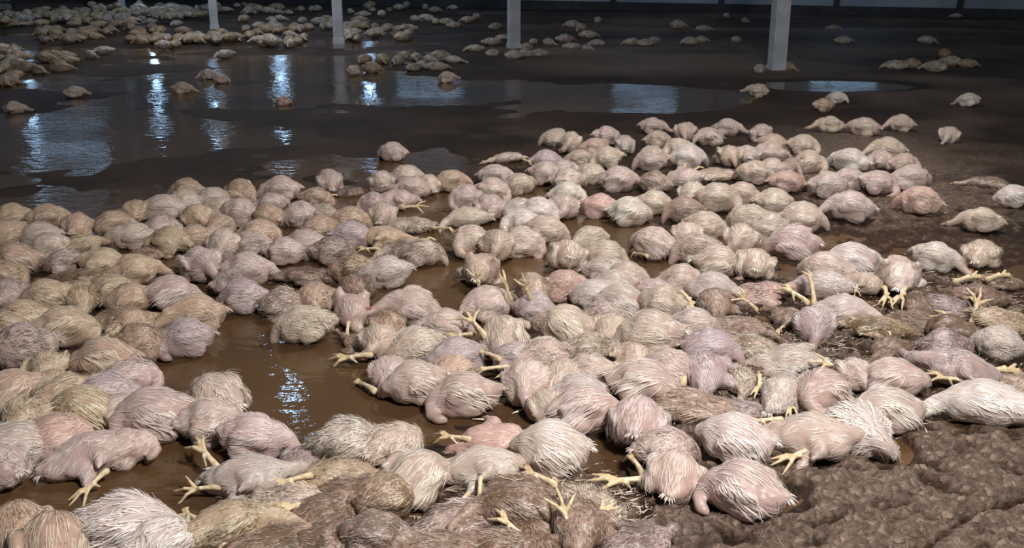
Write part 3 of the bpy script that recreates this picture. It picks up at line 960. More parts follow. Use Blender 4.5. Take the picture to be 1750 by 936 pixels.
BIRDS = [
('T', 12, -3.214, 6.37, -0.013, 208, -8, 2, 0.93, 0, 'f', 3, 1, 'dead chickens of the leftmost heap', 'hunched fawn chicken at the rear corner of the leftmost heap, second of three', ()),
('N', 10, -2.975, 6.336, -0.013, 26, -4, 1, 0.93, 0, 'f', 3, 1, 'dead chickens of the leftmost heap', 'outstretched fawn chicken at the rear corner of the leftmost heap', ()),
('T', 6, -3.017, 5.907, -0.007, 230, -14, 15, 0.93, 1, 'f', 3, 1, 'dead chickens of the leftmost heap', 'hunched fawn chicken at the rear corner of the leftmost heap, first of three', ()),
('T', 0, -2.828, 5.898, -0.012, 197, 5, 3, 0.93, 1, 'c', 3, 1, 'dead chickens of the leftmost heap', 'hunched cream chicken at the rear corner of the leftmost heap', ()),
('T', 1, -2.685, 6.094, -0.008, 97, 6, -6, 0.93, 0, 'f', 3, 1, 'dead chickens of the leftmost heap', 'hunched fawn chicken at the rear corner of the leftmost heap, third of three', ()),
('T', 13, -2.477, 6.167, -0.015, 25, -11, -3, 0.93, 0, 'f', 3, 1, 'dead chickens of the leftmost heap', 'hunched fawn chicken along the rear edge of the leftmost heap, left of two', ()),
('T', 13, -2.459, 6.503, -0.01, 106, -11, -6, 0.93, 1, 'f', 3, 1, 'dead chickens of the leftmost heap', 'hunched fawn chicken along the rear edge of the leftmost heap, right of two', ()),
('N', 11, -2.288, 6.52, -0.015, 194, 13, 0, 1.02, 1, 'p', 2, 1, 'dead chickens of the leftmost heap', 'outstretched pink-skinned chicken along the rear edge of the leftmost heap', ()),
('T', 13, -2.289, 7.014, -0.004, 194, 4, -2, 0.93, 0, 'f', 4, 1, 'dead chickens of the leftmost heap', 'mud-streaked hunched fawn chicken on the rear hump of the leftmost heap', ()),
('T', 13, -2.047, 6.844, -0.01, 25, -5, -2, 0.93, 0, 'c', 3, 1, 'dead chickens of the leftmost heap', 'hunched cream chicken on the rear hump of the leftmost heap, right of two', ()),
('T', 7, -2.217, 6.727, -0.011, 34, 10, 10, 0.93, 1, 'c', 3, 1, 'dead chickens of the leftmost heap', 'hunched cream chicken on the rear hump of the leftmost heap, left of two', ()),
('W', 17, -1.985, 6.267, -0.006, 296, 8, -2, 0.93, 1, 'y', 3, 1, 'dead chickens of the leftmost heap', 'quill-streaked yellowish chicken on the rear hump of the leftmost heap', ()),
('T', 19, -1.765, 6.376, -0.012, 182, 5, -12, 0.99, 0, 'p', 3, 1, 'dead chickens of the leftmost heap', 'hunched pink-skinned chicken behind the speckled pair, central left, right of two', ()),
('W', 17, -2.729, 5.368, -0.002, 203, -6, -4, 1.02, 0, 'f', 4, 1, 'dead chickens of the leftmost heap', 'mud-streaked quill-streaked fawn chicken at the picture edge of the leftmost heap', ()),
('T', 3, -2.623, 5.613, -0.002, 16, 1, -11, 0.93, 1, 'c', 3, 1, 'dead chickens of the leftmost heap', 'hunched cream chicken at the picture edge of the leftmost heap', ()),
('T', 0, -2.452, 5.349, -0.007, 26, -13, -1, 0.8, 1, 'p', 5, 1, 'dead chickens of the leftmost heap', 'mud-streaked hunched pink-skinned chicken at the picture edge of the leftmost heap', ()),
('N', 7, -2.496, 5.679, -0.016, 30, 0, -10, 0.93, 1, 'y', 4, 1, 'dead chickens of the leftmost heap', 'mud-streaked outstretched yellowish chicken in the middle of the leftmost heap', ()),
('W', 17, -2.258, 5.357, -0.011, 20, 4, 9, 0.93, 0, 'y', 3, 1, 'dead chickens of the leftmost heap', 'quill-streaked yellowish chicken in the middle of the leftmost heap', ()),
('N', 0, -2.265, 5.878, -0.009, 197, -4, -5, 0.99, 0, 'c', 3, 1, 'dead chickens of the leftmost heap', 'outstretched cream chicken along the rear edge of the leftmost heap', ()),
('T', 1, -2.143, 6.07, -0.015, 6, 6, -9, 0.93, 1, 'p', 4, 1, 'dead chickens of the leftmost heap', 'mud-streaked hunched pink-skinned chicken along the rear edge of the leftmost heap', ()),
('D', 8, -2.087, 5.663, -0.01, 99, 2, 1, 0.83, 1, 'f', 6, 1, 'dead chickens of the leftmost heap', 'mud-caked flattened fawn chicken beneath the leftmost heap crest', ()),
('T', 1, -2.005, 5.773, -0.004, 161, -1, -6, 0.93, 0, 'y', 3, 1, 'dead chickens of the leftmost heap', 'hunched yellowish chicken beneath the leftmost heap crest', ()),
('T', 9, -1.879, 5.841, -0.011, 212, 2, 2, 0.93, 0, 'f', 3, 1, 'dead chickens of the leftmost heap', 'hunched fawn chicken beneath the leftmost heap crest', ()),
('T', 4, -1.653, 5.645, -0.013, 277, 0, 3, 0.99, 0, 'p', 3, 1, 'dead chickens of the leftmost heap', 'hunched pink-skinned chicken behind the speckled pair, central left, left of two', ()),
('N', 0, -1.668, 5.241, -0.003, 306, 2, -6, 1.05, 1, 'p', 2, 1, 'dead chickens of the leftmost heap', 'large outstretched pink-skinned chicken beneath the leftmost heap crest', ()),
('N', 11, -2.022, 5.219, -0.011, 29, 8, -2, 0.93, 1, 'f', 2, 1, 'dead chickens of the leftmost heap', 'outstretched fawn chicken in the middle of the leftmost heap', ()),
('T', 7, -2.503, 4.808, -0.004, 282, -3, -7, 0.93, 0, 'p', 5, 1, 'dead chickens of the leftmost heap', 'mud-streaked hunched pink-skinned chicken lower at the picture edge, leftmost heap', ()),
('W', 5, -2.301, 4.798, -0.009, 203, -9, 8, 0.93, 0, 'y', 4, 1, 'dead chickens of the leftmost heap', 'mud-streaked quill-streaked yellowish chicken lower at the picture edge, leftmost heap', ()),
('S', 9, -2.163, 4.835, -0.014, 121, 7, -12, 0.93, 0, 'y', 4, 1, 'dead chickens of the leftmost heap', 'mud-streaked sideways yellowish chicken in the front half of the leftmost heap', ()),
('T', 18, -2.007, 4.835, -0.001, 210, 11, -3, 0.93, 0, 'y', 4, 1, 'dead chickens of the leftmost heap', 'mud-streaked hunched yellowish chicken in the front half of the leftmost heap', ()),
('T', 1, -1.883, 4.764, -0.006, 25, 9, -5, 0.93, 0, 'f', 4, 1, 'dead chickens of the leftmost heap', 'mud-streaked hunched fawn chicken in the front half of the leftmost heap', ()),
('W', 19, -1.703, 4.81, -0.003, 28, 1, 12, 1.02, 1, 'p', 3, 1, 'dead chickens of the leftmost heap', 'quill-streaked pink-skinned chicken above the big brown pool', ()),
('N', 14, -1.422, 5.207, -0.013, 10, -3, 4, 1.02, 0, 'p', 2, 1, 'dead chickens of the leftmost heap', 'outstretched pink-skinned chicken above the big brown pool, right rim', ()),
('T', 8, -1.324, 4.766, -0.007, 188, 2, 6, 0.93, 0, 'l', 4, 1, 'dead chickens of the leftmost heap', 'mud-streaked hunched mauve-bruised chicken above the big brown pool, right rim', ()),
('T', 11, -1.451, 4.997, -0.007, 51, -1, 6, 0.83, 0, 'l', 6, 1, 'dead chickens of the leftmost heap', 'mud-caked hunched mauve-bruised chicken above the big brown pool, right rim', ()),
('N', 14, -1.498, 4.529, -0.009, 206, -5, -5, 0.99, 0, 'f', 3, 1, 'dead chickens of the leftmost heap', 'outstretched fawn chicken at the big brown pool rim', ()),
('T', 17, -1.442, 4.219, -0.011, 202, 4, 1, 0.96, 1, 'l', 3, 1, 'dead chickens of the leftmost heap', 'hunched mauve-bruised chicken at the big brown pool rim', ()),
('D', 7, -1.869, 4.526, -0.002, 21, 7, -4, 0.93, 0, 'f', 7, 1, 'dead chickens of the leftmost heap', 'mud-caked flattened fawn chicken in the front half of the leftmost heap, right of two', ()),
('T', 9, -1.715, 4.32, -0.012, 52, -5, 3, 0.93, 1, 'f', 5, 1, 'dead chickens of the leftmost heap', 'mud-streaked hunched fawn chicken at the big brown pool rim', ()),
('W', 9, -2.263, 4.446, -0.005, 201, -3, -3, 0.93, 0, 'y', 4, 1, 'dead chickens of the leftmost heap', 'mud-streaked quill-streaked yellowish chicken by the picture edge beside the pool heap', ()),
('W', 14, -2.016, 4.288, 0.008, 20, -3, 6, 1.05, 0, 'y', 3, 1, 'dead chickens of the leftmost heap', 'large quill-streaked yellowish chicken left of the big brown pool', ()),
('T', 6, -2.292, 4.305, -0.001, 192, -6, -4, 0.93, 1, 'y', 5, 1, 'dead chickens of the leftmost heap', 'mud-streaked hunched yellowish chicken by the picture edge beside the pool heap', ()),
('T', 11, -2.089, 4.044, 0.008, 218, -11, -4, 1.05, 1, 'p', 5, 1, 'dead chickens of the leftmost heap', 'large mud-streaked hunched pink-skinned chicken by the picture edge beside the pool heap', ()),
('T', 1, -1.616, 4.14, -0.007, 205, 4, 2, 0.93, 0, 'f', 6, 1, 'dead chickens of the leftmost heap', 'mud-caked hunched fawn chicken at the big brown pool rim', ()),
('D', 16, -2.307, 5.222, -0.01, 195, 4, 2, 0.93, 1, 'f', 7, 1, 'dead chickens of the leftmost heap', 'mud-caked flattened fawn chicken in the front half of the leftmost heap, left of two', ()),
('T', 7, -1.804, 6.148, -0.015, 252, 13, 6, 0.83, 1, 'f', 4, 1, 'dead chickens of the leftmost heap', 'mud-streaked hunched fawn chicken behind the speckled pair, central left, left of two', ()),
('T', 17, -2.67, 5.142, -0.009, 344, -5, 5, 0.93, 0, 'f', 5, 1, 'dead chickens of the leftmost heap', 'mud-streaked hunched fawn chicken at the picture edge of the leftmost heap', ()),
('T', 11, -1.919, 6.503, -0.006, 11, 18, 10, 0.93, 1, 'c', 4, 1, 'dead chickens of the leftmost heap', 'mud-streaked hunched cream chicken on the rear hump of the leftmost heap', ()),
('T', 12, -1.0, 8.426, -0.009, 188, 9, -5, 0.93, 0, 'p', 2, 1, 'dead chickens of the leftmost heap', 'hunched pink-skinned chicken alone in the water behind the heap', ()),
('T', 19, -1.877, 6.981, -0.005, 341, 17, -4, 0.93, 0, 'f', 4, 1, 'dead chickens of the leftmost heap', 'mud-streaked hunched fawn chicken on the rear edge left of centre', ()),
('N', 17, -1.621, 7.034, -0.008, 188, 4, 1, 1.05, 1, 'p', 2, 1, 'dead chickens of the leftmost heap', 'large outstretched pink-skinned chicken on the rear edge left of centre', ()),
('T', 17, -1.339, 7.338, -0.008, 108, -2, -12, 0.93, 0, 'p', 3, 1, 'dead chickens of the leftmost heap', 'hunched pink-skinned chicken rear edge near the lone orange-tinged one', ()),
('D', 16, -1.155, 7.203, -0.019, 357, -6, 0, 0.77, 0, 'b', 7, 1, 'dead chickens of the leftmost heap', 'small mud-caked flattened brown chicken rear edge near the lone orange-tinged one', ()),
('T', 4, -0.935, 7.243, -0.008, 103, -5, 3, 0.93, 1, 'c', 3, 1, 'dead chickens of the leftmost heap', 'hunched cream chicken in the small rear clump by open water, first of three', ()),
('T', 13, -0.792, 7.607, -0.012, 10, 4, -2, 0.93, 0, 'c', 2, 1, 'dead chickens of the leftmost heap', 'hunched cream chicken in the small rear clump by open water, second of three', ()),
('T', 3, -0.717, 7.136, -0.008, 185, 7, -8, 0.93, 1, 'p', 3, 1, 'dead chickens of the leftmost heap', 'hunched pink-skinned chicken in the small rear clump by open water', ()),
('T', 4, -0.611, 7.287, -0.013, 113, 1, -10, 0.86, 1, 'c', 2, 1, 'dead chickens of the leftmost heap', 'hunched cream chicken in the small rear clump by open water, third of three', ()),
('T', 13, -0.433, 7.324, -0.003, 12, -9, -9, 0.93, 0, 'f', 3, 1, 'dead chickens of the leftmost heap', 'hunched fawn chicken at the rear tip of the middle heap', ()),
('T', 17, -1.621, 6.733, -0.003, 6, -5, -6, 0.8, 1, 'p', 4, 1, 'dead chickens of the leftmost heap', 'mud-streaked hunched pink-skinned chicken on the rear edge left of centre', ()),
('T', 17, -1.565, 6.336, -0.014, 141, 4, 1, 0.93, 1, 'f', 4, 1, 'dead chickens of the leftmost heap', 'mud-streaked hunched fawn chicken behind the speckled pair, central left, right of two', ()),
('T', 8, -1.369, 6.415, -0.01, 192, -18, 5, 0.93, 0, 'p', 4, 1, 'dead chickens of the leftmost heap', 'mud-streaked hunched pink-skinned chicken rear edge near the lone orange-tinged one', ()),
('T', 16, -1.346, 6.796, -0.008, 9, -16, 4, 0.93, 1, 'f', 5, 1, 'dead chickens of the leftmost heap', 'mud-streaked hunched fawn chicken rear edge near the lone orange-tinged one', ()),
('T', 6, -1.226, 6.435, -0.017, 323, 0, -6, 0.86, 0, 'c', 5, 1, 'dead chickens of the leftmost heap', 'mud-streaked hunched cream chicken rear edge near the lone orange-tinged one', ()),
('T', 10, -1.026, 6.259, -0.011, 14, 0, 6, 0.93, 1, 'f', 4, 1, 'dead chickens of the leftmost heap', 'mud-streaked hunched fawn chicken in the muddy dip left of centre, right of two', ()),
('T', 4, -0.938, 6.684, -0.014, 181, 0, -7, 0.83, 1, 'p', 4, 1, 'dead chickens of the leftmost heap', 'mud-streaked hunched pink-skinned chicken beside the raised yellow foot', ()),
('S', 3, -0.788, 6.833, -0.006, 187, -3, -2, 0.93, 1, 'p', 3, 1, 'dead chickens of the leftmost heap', 'sideways pink-skinned chicken in the small rear clump by open water', (((-0.702, 6.447, 0.1), (-0.568, 6.438, 0.11), 'spread'),)),
('T', 15, -0.816, 6.361, -0.008, 89, -5, -7, 0.93, 1, 'c', 4, 1, 'dead chickens of the leftmost heap', 'mud-streaked hunched cream chicken beside the raised yellow foot', ()),
('D', 9, -0.647, 6.244, -0.011, 204, 2, 1, 0.93, 1, 'c', 5, 1, 'dead chickens of the leftmost heap', 'mud-streaked flattened cream chicken beside the raised yellow foot', ()),
('T', 18, -0.962, 5.916, -0.013, 8, 1, 7, 0.93, 1, 'l', 2, 1, 'dead chickens of the leftmost heap', 'hunched mauve-bruised chicken in the muddy dip left of centre', ()),
('S', 12, -0.775, 5.903, -0.013, 3, -1, 1, 0.93, 0, 'y', 2, 1, 'dead chickens of the leftmost heap', 'sideways yellowish chicken beside the raised yellow foot', (((-0.782, 5.705, 0.04), (-0.907, 5.739, 0.03), 'half'),)),
('T', 15, -1.19, 6.082, -0.011, 36, 15, 0, 0.86, 1, 'f', 5, 1, 'dead chickens of the leftmost heap', 'mud-streaked hunched fawn chicken in the muddy dip left of centre, left of two', ()),
('T', 12, -1.206, 5.739, -0.014, 192, -4, 3, 0.93, 1, 'p', 3, 1, 'dead chickens of the leftmost heap', 'hunched pink-skinned chicken in the muddy dip left of centre', ()),
('W', 9, -1.497, 5.855, -0.015, 6, -7, -8, 0.99, 0, 'f', 3, 1, 'dead chickens of the leftmost heap', 'quill-streaked fawn chicken behind the speckled pair, central left', ()),
('T', 13, -1.521, 5.69, -0.007, 192, 9, -6, 0.99, 0, 'p', 4, 1, 'dead chickens of the leftmost heap', 'mud-streaked hunched pink-skinned chicken behind the speckled pair, central left', ()),
('T', 4, -1.289, 5.535, -0.009, 2, -11, 1, 0.93, 1, 'p', 4, 1, 'dead chickens of the leftmost heap', 'mud-streaked hunched pink-skinned chicken among muddy ones left of centre', ()),
('T', 17, -1.024, 5.552, -0.01, 13, -7, 9, 0.93, 1, 'c', 6, 1, 'dead chickens of the leftmost heap', 'mud-caked hunched cream chicken in the muddy dip left of centre', ()),
('D', 0, -0.648, 5.741, -0.013, 193, -2, 6, 0.93, 0, 'c', 6, 1, 'dead chickens of the leftmost heap', 'mud-caked flattened cream chicken at the channel edge left of centre', ()),
('R', 9, -0.507, 5.519, -0.009, 1, -12, -1, 0.93, 0, 'c', 5, 1, 'dead chickens of the leftmost heap', 'mud-streaked ruffled cream chicken at the channel edge left of centre', ()),
('T', 9, -0.845, 5.209, -0.005, 189, 8, 3, 0.93, 0, 'f', 6, 1, 'dead chickens of the leftmost heap', 'mud-caked hunched fawn chicken by the channel, centre left', ()),
('N', 6, -0.659, 5.174, -0.009, 196, -6, 7, 0.99, 0, 'g', 3, 1, 'dead chickens of the leftmost heap', 'outstretched greyish chicken by the channel, centre left', ()),
('D', 0, -1.104, 5.227, -0.015, 13, -6, 7, 0.99, 1, 'b', 7, 1, 'dead chickens of the leftmost heap', 'mud-caked flattened brown chicken among muddy ones left of centre', ()),
('R', 19, -1.115, 4.717, -0.012, 8, 18, -2, 0.93, 1, 'c', 6, 1, 'dead chickens of the leftmost heap', 'mud-caked ruffled cream chicken above the big brown pool, right rim', ()),
('T', 5, -0.96, 4.745, -0.009, 95, -4, 3, 0.93, 0, 'f', 4, 1, 'dead chickens of the leftmost heap', 'mud-streaked hunched fawn chicken between the pool and the channel', ()),
('U', 17, -0.78, 4.633, -0.016, 284, -8, 6, 0.96, 0, 'p', 2, 1, 'dead chickens of the leftmost heap', 'upturned pink-skinned chicken between the pool and the channel', (((-0.762, 4.461, 0.05), (-0.755, 4.352, 0.02), 'curl'),)),
('N', 1, -0.494, 4.647, -0.009, 181, -13, -15, 1.02, 1, 'p', 1, 1, 'dead chickens of the leftmost heap', 'outstretched pink-skinned chicken just left of the channel mouth', ()),
('R', 1, -0.94, 4.356, -0.008, 192, 14, 4, 0.96, 0, 'c', 2, 1, 'dead chickens of the leftmost heap', 'ruffled cream chicken between the pool and the channel', ()),
('T', 15, -0.767, 4.887, -0.007, 111, -22, 0, 0.93, 0, 'b', 7, 1, 'dead chickens of the leftmost heap', 'mud-caked hunched brown chicken by the channel, centre left', ()),
('D', 14, -0.033, 8.379, -0.008, 191, 11, 3, 0.83, 0, 'c', 2, 1, 'dead chickens of the middle heap', 'flattened cream chicken at the rear tip of the middle heap', (((0.063, 8.371, 0.03), (0.158, 8.228, 0.02), 'curl'),)),
('N', 19, -0.131, 7.534, -0.007, 350, -10, -2, 0.99, 0, 'p', 1, 1, 'dead chickens of the middle heap', 'outstretched pink-skinned chicken at the rear tip of the middle heap', ()),
('T', 17, 0.061, 7.281, -0.013, 11, -2, -8, 0.96, 1, 'm', 3, 1, 'dead chickens of the middle heap', 'hunched beige chicken at the rear tip of the middle heap', ()),
('T', 19, -0.315, 6.786, -0.012, 193, 2, -3, 0.96, 1, 'p', 3, 1, 'dead chickens of the middle heap', 'hunched pink-skinned chicken on the channel side of the middle heap, left of two', ()),
('T', 4, -0.145, 7.087, -0.01, 8, 4, 4, 0.96, 0, 'p', 3, 1, 'dead chickens of the middle heap', 'hunched pink-skinned chicken at the rear tip of the middle heap', ()),
('T', 14, -0.142, 6.547, -0.011, 94, -3, -3, 0.99, 0, 'p', 2, 1, 'dead chickens of the middle heap', 'hunched pink-skinned chicken on the channel side of the middle heap, right of two', ()),
('S', 17, -0.284, 6.373, -0.01, 194, -3, 2, 0.89, 0, 'c', 3, 1, 'dead chickens of the middle heap', 'sideways cream chicken on the channel side of the middle heap', ()),
('T', 7, 0.043, 6.512, -0.014, 225, -3, 6, 0.96, 1, 'g', 3, 1, 'dead chickens of the middle heap', 'hunched greyish chicken above the bare puddle, middle heap', ()),
('T', 3, 0.275, 8.141, -0.009, 10, 16, 5, 0.99, 1, 'l', 1, 1, 'dead chickens of the middle heap', 'hunched mauve-bruised chicken behind the bare puddle, middle heap', ()),
('T', 6, 0.241, 7.536, -0.0, 348, -1, 4, 0.96, 1, 'p', 1, 1, 'dead chickens of the middle heap', 'hunched pink-skinned chicken behind the bare puddle, middle heap', ()),
('T', 2, 0.405, 7.737, 0.001, 19, -8, -10, 0.89, 0, 'p', 4, 1, 'dead chickens of the middle heap', 'mud-streaked hunched pink-skinned chicken behind the bare puddle, middle heap', ()),
('T', 0, 0.388, 9.077, 0.0, 173, -19, -1, 0.96, 0, 'c', 1, 1, 'dead chickens of the middle heap', 'hunched cream chicken on the rear crest of the middle heap, left of two', ()),
('T', 4, 0.833, 9.01, 0.013, 4, -3, 5, 0.96, 1, 'p', 1, 1, 'dead chickens of the middle heap', 'hunched pink-skinned chicken along the rear crest, centre', ()),
('T', 4, 0.514, 8.695, 0.005, 258, 4, -4, 0.96, 0, 'c', 2, 1, 'dead chickens of the middle heap', 'hunched cream chicken on the rear crest of the middle heap, right of two', ()),
('T', 5, 0.695, 8.524, -0.005, 5, -7, 3, 0.96, 0, 'r', 2, 1, 'dead chickens of the middle heap', 'hunched red-patched chicken along the rear crest, centre', ()),
('T', 15, 0.964, 8.682, 0.002, 91, 0, -4, 0.89, 1, 'g', 2, 1, 'dead chickens of the middle heap', 'hunched greyish chicken along the rear crest, centre', ()),
('T', 8, 0.547, 8.229, -0.01, 182, -1, 2, 0.89, 0, 'n', 2, 1, 'dead chickens of the middle heap', 'hunched straw-tinted chicken on the rear crest of the middle heap', ()),
('T', 16, 0.77, 8.094, 0.005, 180, -7, 9, 0.96, 0, 'c', 2, 1, 'dead chickens of the middle heap', 'hunched cream chicken in the middle heap behind the puddle, right of two', ()),
('N', 9, 1.322, 9.603, 0.012, 357, 5, 2, 0.89, 0, 'p', 2, 1, 'dead chickens of the middle heap', 'outstretched pink-skinned chicken on the rear crest near the upright one', ()),
('T', 13, 1.286, 8.913, 0.003, 355, -5, 0, 0.96, 1, 'm', 3, 1, 'dead chickens of the middle heap', 'hunched beige chicken on the rear crest near the upright one', ()),
('T', 8, 1.57, 9.214, 0.012, 250, 1, -8, 0.96, 1, 'm', 2, 1, 'dead chickens of the middle heap', 'hunched beige chicken on the rear crest, right part', ()),
('T', 8, 1.111, 8.049, 0.006, 181, -15, 4, 1.06, 1, 'p', 0, 1, 'dead chickens of the middle heap', 'large hunched pink-skinned chicken deep in the middle heap', ()),
('T', 3, 0.6, 7.591, -0.005, 47, 8, -4, 0.96, 1, 'c', 1, 1, 'dead chickens of the middle heap', 'hunched cream chicken in the middle heap behind the puddle, left of two', ()),
('W', 4, 0.792, 7.331, 0.004, 346, 9, -8, 1.06, 0, 'p', 1, 1, 'dead chickens of the middle heap', 'large quill-streaked pink-skinned chicken in the middle heap behind the puddle', ()),
('T', 19, 0.406, 7.291, -0.002, 345, 6, -4, 0.96, 1, 'c', 2, 1, 'dead chickens of the middle heap', 'hunched cream chicken behind the bare puddle, middle heap', ()),
('R', 6, 1.026, 7.275, -0.003, 152, 6, -2, 0.96, 1, 'm', 5, 1, 'dead chickens of the middle heap', 'mud-streaked ruffled beige chicken deep in the middle heap', ()),
('T', 6, 1.4, 8.477, 0.013, 181, 4, 7, 0.96, 0, 'c', 1, 1, 'dead chickens of the middle heap', 'hunched cream chicken deep in the right part of the middle heap', ()),
('T', 0, 1.402, 8.021, 0.014, 350, 5, -5, 1.09, 0, 'w', 0, 1, 'dead chickens of the middle heap', 'large hunched white chicken deep in the right part of the middle heap', ()),
('T', 11, 0.385, 6.895, -0.013, 359, -9, -7, 0.96, 1, 'w', 1, 1, 'dead chickens of the middle heap', 'hunched white chicken behind the bare puddle, middle heap', ()),
('T', 4, 0.173, 6.438, -0.008, 349, 4, -4, 0.96, 0, 'w', 1, 1, 'dead chickens of the middle heap', 'hunched white chicken above the bare puddle, middle heap, right of two', ()),
('T', 11, 0.335, 6.585, -0.015, 278, -3, -3, 0.96, 1, 'p', 2, 1, 'dead chickens of the middle heap', 'hunched pink-skinned chicken above the bare puddle, middle heap', ()),
('T', 11, 0.583, 6.613, -0.011, 349, 5, 2, 0.96, 0, 'r', 1, 1, 'dead chickens of the middle heap', 'hunched red-patched chicken at the far rim of the bare puddle', ()),
('W', 19, 0.755, 6.427, -0.01, 349, 4, 3, 1.03, 0, 'w', 0, 1, 'dead chickens of the middle heap', 'quill-streaked white chicken at the far rim of the bare puddle', ()),
('T', 12, 0.95, 6.693, -0.0, 353, 9, 7, 0.89, 0, 'c', 2, 1, 'dead chickens of the middle heap', 'hunched cream chicken at the far rim of the bare puddle', ()),
('T', 11, 0.058, 6.131, -0.008, 186, 1, -11, 0.99, 0, 'w', 1, 1, 'dead chickens of the middle heap', 'hunched white chicken above the bare puddle, middle heap, left of two', ()),
('T', 5, 0.196, 6.022, -0.01, 357, 6, 7, 0.96, 1, 'c', 2, 1, 'dead chickens of the middle heap', 'hunched cream chicken above the bare puddle, middle heap', ()),
('T', 4, 0.067, 5.775, -0.016, 352, 21, -7, 1.03, 0, 'p', 1, 1, 'dead chickens of the middle heap', 'hunched pink-skinned chicken at the channel bank of the middle heap', ()),
('W', 2, -0.246, 5.734, -0.006, 220, -3, -3, 0.99, 1, 'c', 2, 1, 'dead chickens of the middle heap', 'quill-streaked cream chicken at the channel bank of the middle heap', ()),
('W', 9, -0.076, 5.61, -0.005, 275, 6, -3, 0.99, 0, 'm', 3, 1, 'dead chickens of the middle heap', 'quill-streaked beige chicken at the channel bank of the middle heap', ()),
('U', 15, -0.181, 5.206, -0.012, 82, 12, 10, 0.99, 0, 'm', 3, 1, 'dead chickens of the middle heap', 'upturned beige chicken at the channel bank of the middle heap', (((-0.164, 4.851, 0.09), (-0.182, 4.808, 0.19), 'spread'),)),
('W', 4, 0.293, 5.453, -0.016, 94, 14, 13, 1.06, 0, 'c', 1, 1, 'dead chickens of the middle heap', 'large quill-streaked cream chicken in the clump below the bare puddle', ()),
('T', 18, 0.472, 5.772, -0.008, 36, -13, 7, 0.96, 1, 'c', 2, 1, 'dead chickens of the middle heap', 'hunched cream chicken in the clump below the bare puddle', ()),
('T', 12, 0.514, 5.481, -0.015, 5, 1, 9, 0.96, 0, 'c', 2, 1, 'dead chickens of the middle heap', 'hunched cream chicken right of the big cream one below the puddle, left of two', ()),
('W', 4, 0.813, 5.7, -0.009, 152, -1, -6, 1.06, 1, 'p', 1, 1, 'dead chickens of the middle heap', 'large quill-streaked pink-skinned chicken alone in the brown hollow', (((0.765, 5.566, 0.04), (0.688, 5.68, 0.03), 'curl'),)),
('T', 0, 0.503, 5.186, -0.01, 346, -6, -1, 0.96, 0, 'p', 3, 1, 'dead chickens of the middle heap', 'hunched pink-skinned chicken right of the big cream one below the puddle', ()),
('T', 7, 0.278, 4.929, -0.016, 355, -17, -9, 0.93, 0, 'r', 4, 1, 'dead chickens of the middle heap', 'mud-streaked hunched red-patched chicken in the white-backed group, centre', ()),
('U', 18, 0.11, 4.905, -0.006, 96, -1, 1, 0.96, 1, 'n', 3, 1, 'dead chickens of the middle heap', 'upturned straw-tinted chicken by the upturned claws', (((0.084, 4.624, 0.12), (0.055, 4.589, 0.22), 'spread'), ((-0.008, 4.607, 0.12), (-0.025, 4.603, 0.18), 'curl'))),
('T', 1, 0.529, 4.919, -0.006, 185, 9, 7, 0.9, 0, 'g', 2, 1, 'dead chickens of the middle heap', 'hunched greyish chicken in the white-backed group, centre, right of two', ()),
('W', 0, 1.752, 9.09, 0.002, 195, -4, -6, 1.03, 0, 'c', 1, 1, 'dead chickens of the middle heap', 'quill-streaked cream chicken on the rear crest, right part', ()),
('N', 14, 2.015, 9.529, 0.001, 337, -7, -3, 0.96, 0, 'p', 1, 1, 'dead chickens of the middle heap', 'outstretched pink-skinned chicken under the rear crest, right part', ()),
('T', 17, 2.263, 9.187, 0.013, 80, -11, 3, 0.96, 0, 'm', 2, 1, 'dead chickens of the middle heap', 'hunched beige chicken at the right end of the rear crest, left of two', ()),
('W', 12, 1.74, 8.117, 0.019, 270, -5, -7, 0.99, 0, 'n', 3, 1, 'dead chickens of the middle heap', 'quill-streaked straw-tinted chicken under the rear crest, right part', ()),
('T', 18, 1.896, 8.188, 0.021, 79, 15, 2, 0.96, 1, 'g', 2, 1, 'dead chickens of the middle heap', 'hunched greyish chicken under the rear crest, right part', ()),
('T', 0, 2.219, 8.659, 0.018, 351, 5, 8, 0.96, 1, 'm', 2, 1, 'dead chickens of the middle heap', 'hunched beige chicken at the right end of the rear crest, right of two', ()),
('T', 19, 2.095, 8.218, 0.03, 161, -9, -7, 0.96, 1, 'p', 2, 1, 'dead chickens of the middle heap', 'hunched pink-skinned chicken at the right end of the rear crest', ()),
('T', 16, 2.455, 8.557, 0.03, 345, 9, 1, 0.99, 1, 'c', 2, 1, 'dead chickens of the middle heap', 'hunched cream chicken on the right shoulder of the heap', ()),
('W', 15, 2.319, 7.847, 0.027, 342, 8, -3, 0.99, 1, 'c', 3, 1, 'dead chickens of the middle heap', 'quill-streaked cream chicken on the right shoulder of the heap', ()),
('N', 17, 2.646, 7.893, 0.018, 141, 5, -2, 1.16, 1, 'w', 0, 1, 'dead chickens of the middle heap', 'large outstretched white chicken among pink ones at the right shoulder', ()),
('N', 13, 3.098, 8.357, 0.024, 162, -7, -2, 1.06, 1, 'm', 2, 1, 'dead chickens of the middle heap', 'large outstretched beige chicken at the right tip of the heap', ()),
('T', 1, 2.903, 7.934, 0.019, 67, -4, 3, 0.96, 0, 'p', 2, 1, 'dead chickens of the middle heap', 'hunched pink-skinned chicken at the right tip of the heap', ()),
('T', 6, 3.045, 7.831, 0.02, 349, 1, -1, 0.86, 1, 'm', 3, 1, 'dead chickens of the middle heap', 'hunched beige chicken at the right tip of the heap', ()),
('T', 11, 2.871, 7.214, 0.025, 350, -8, -4, 1.03, 0, 'p', 2, 1, 'dead chickens of the middle heap', 'hunched pink-skinned chicken facing the empty mud on the right, right of two', ()),
('T', 1, 2.591, 7.133, 0.024, 349, -2, 10, 1.03, 1, 'p', 1, 1, 'dead chickens of the middle heap', 'hunched pink-skinned chicken facing the empty mud on the right, left of two', ()),
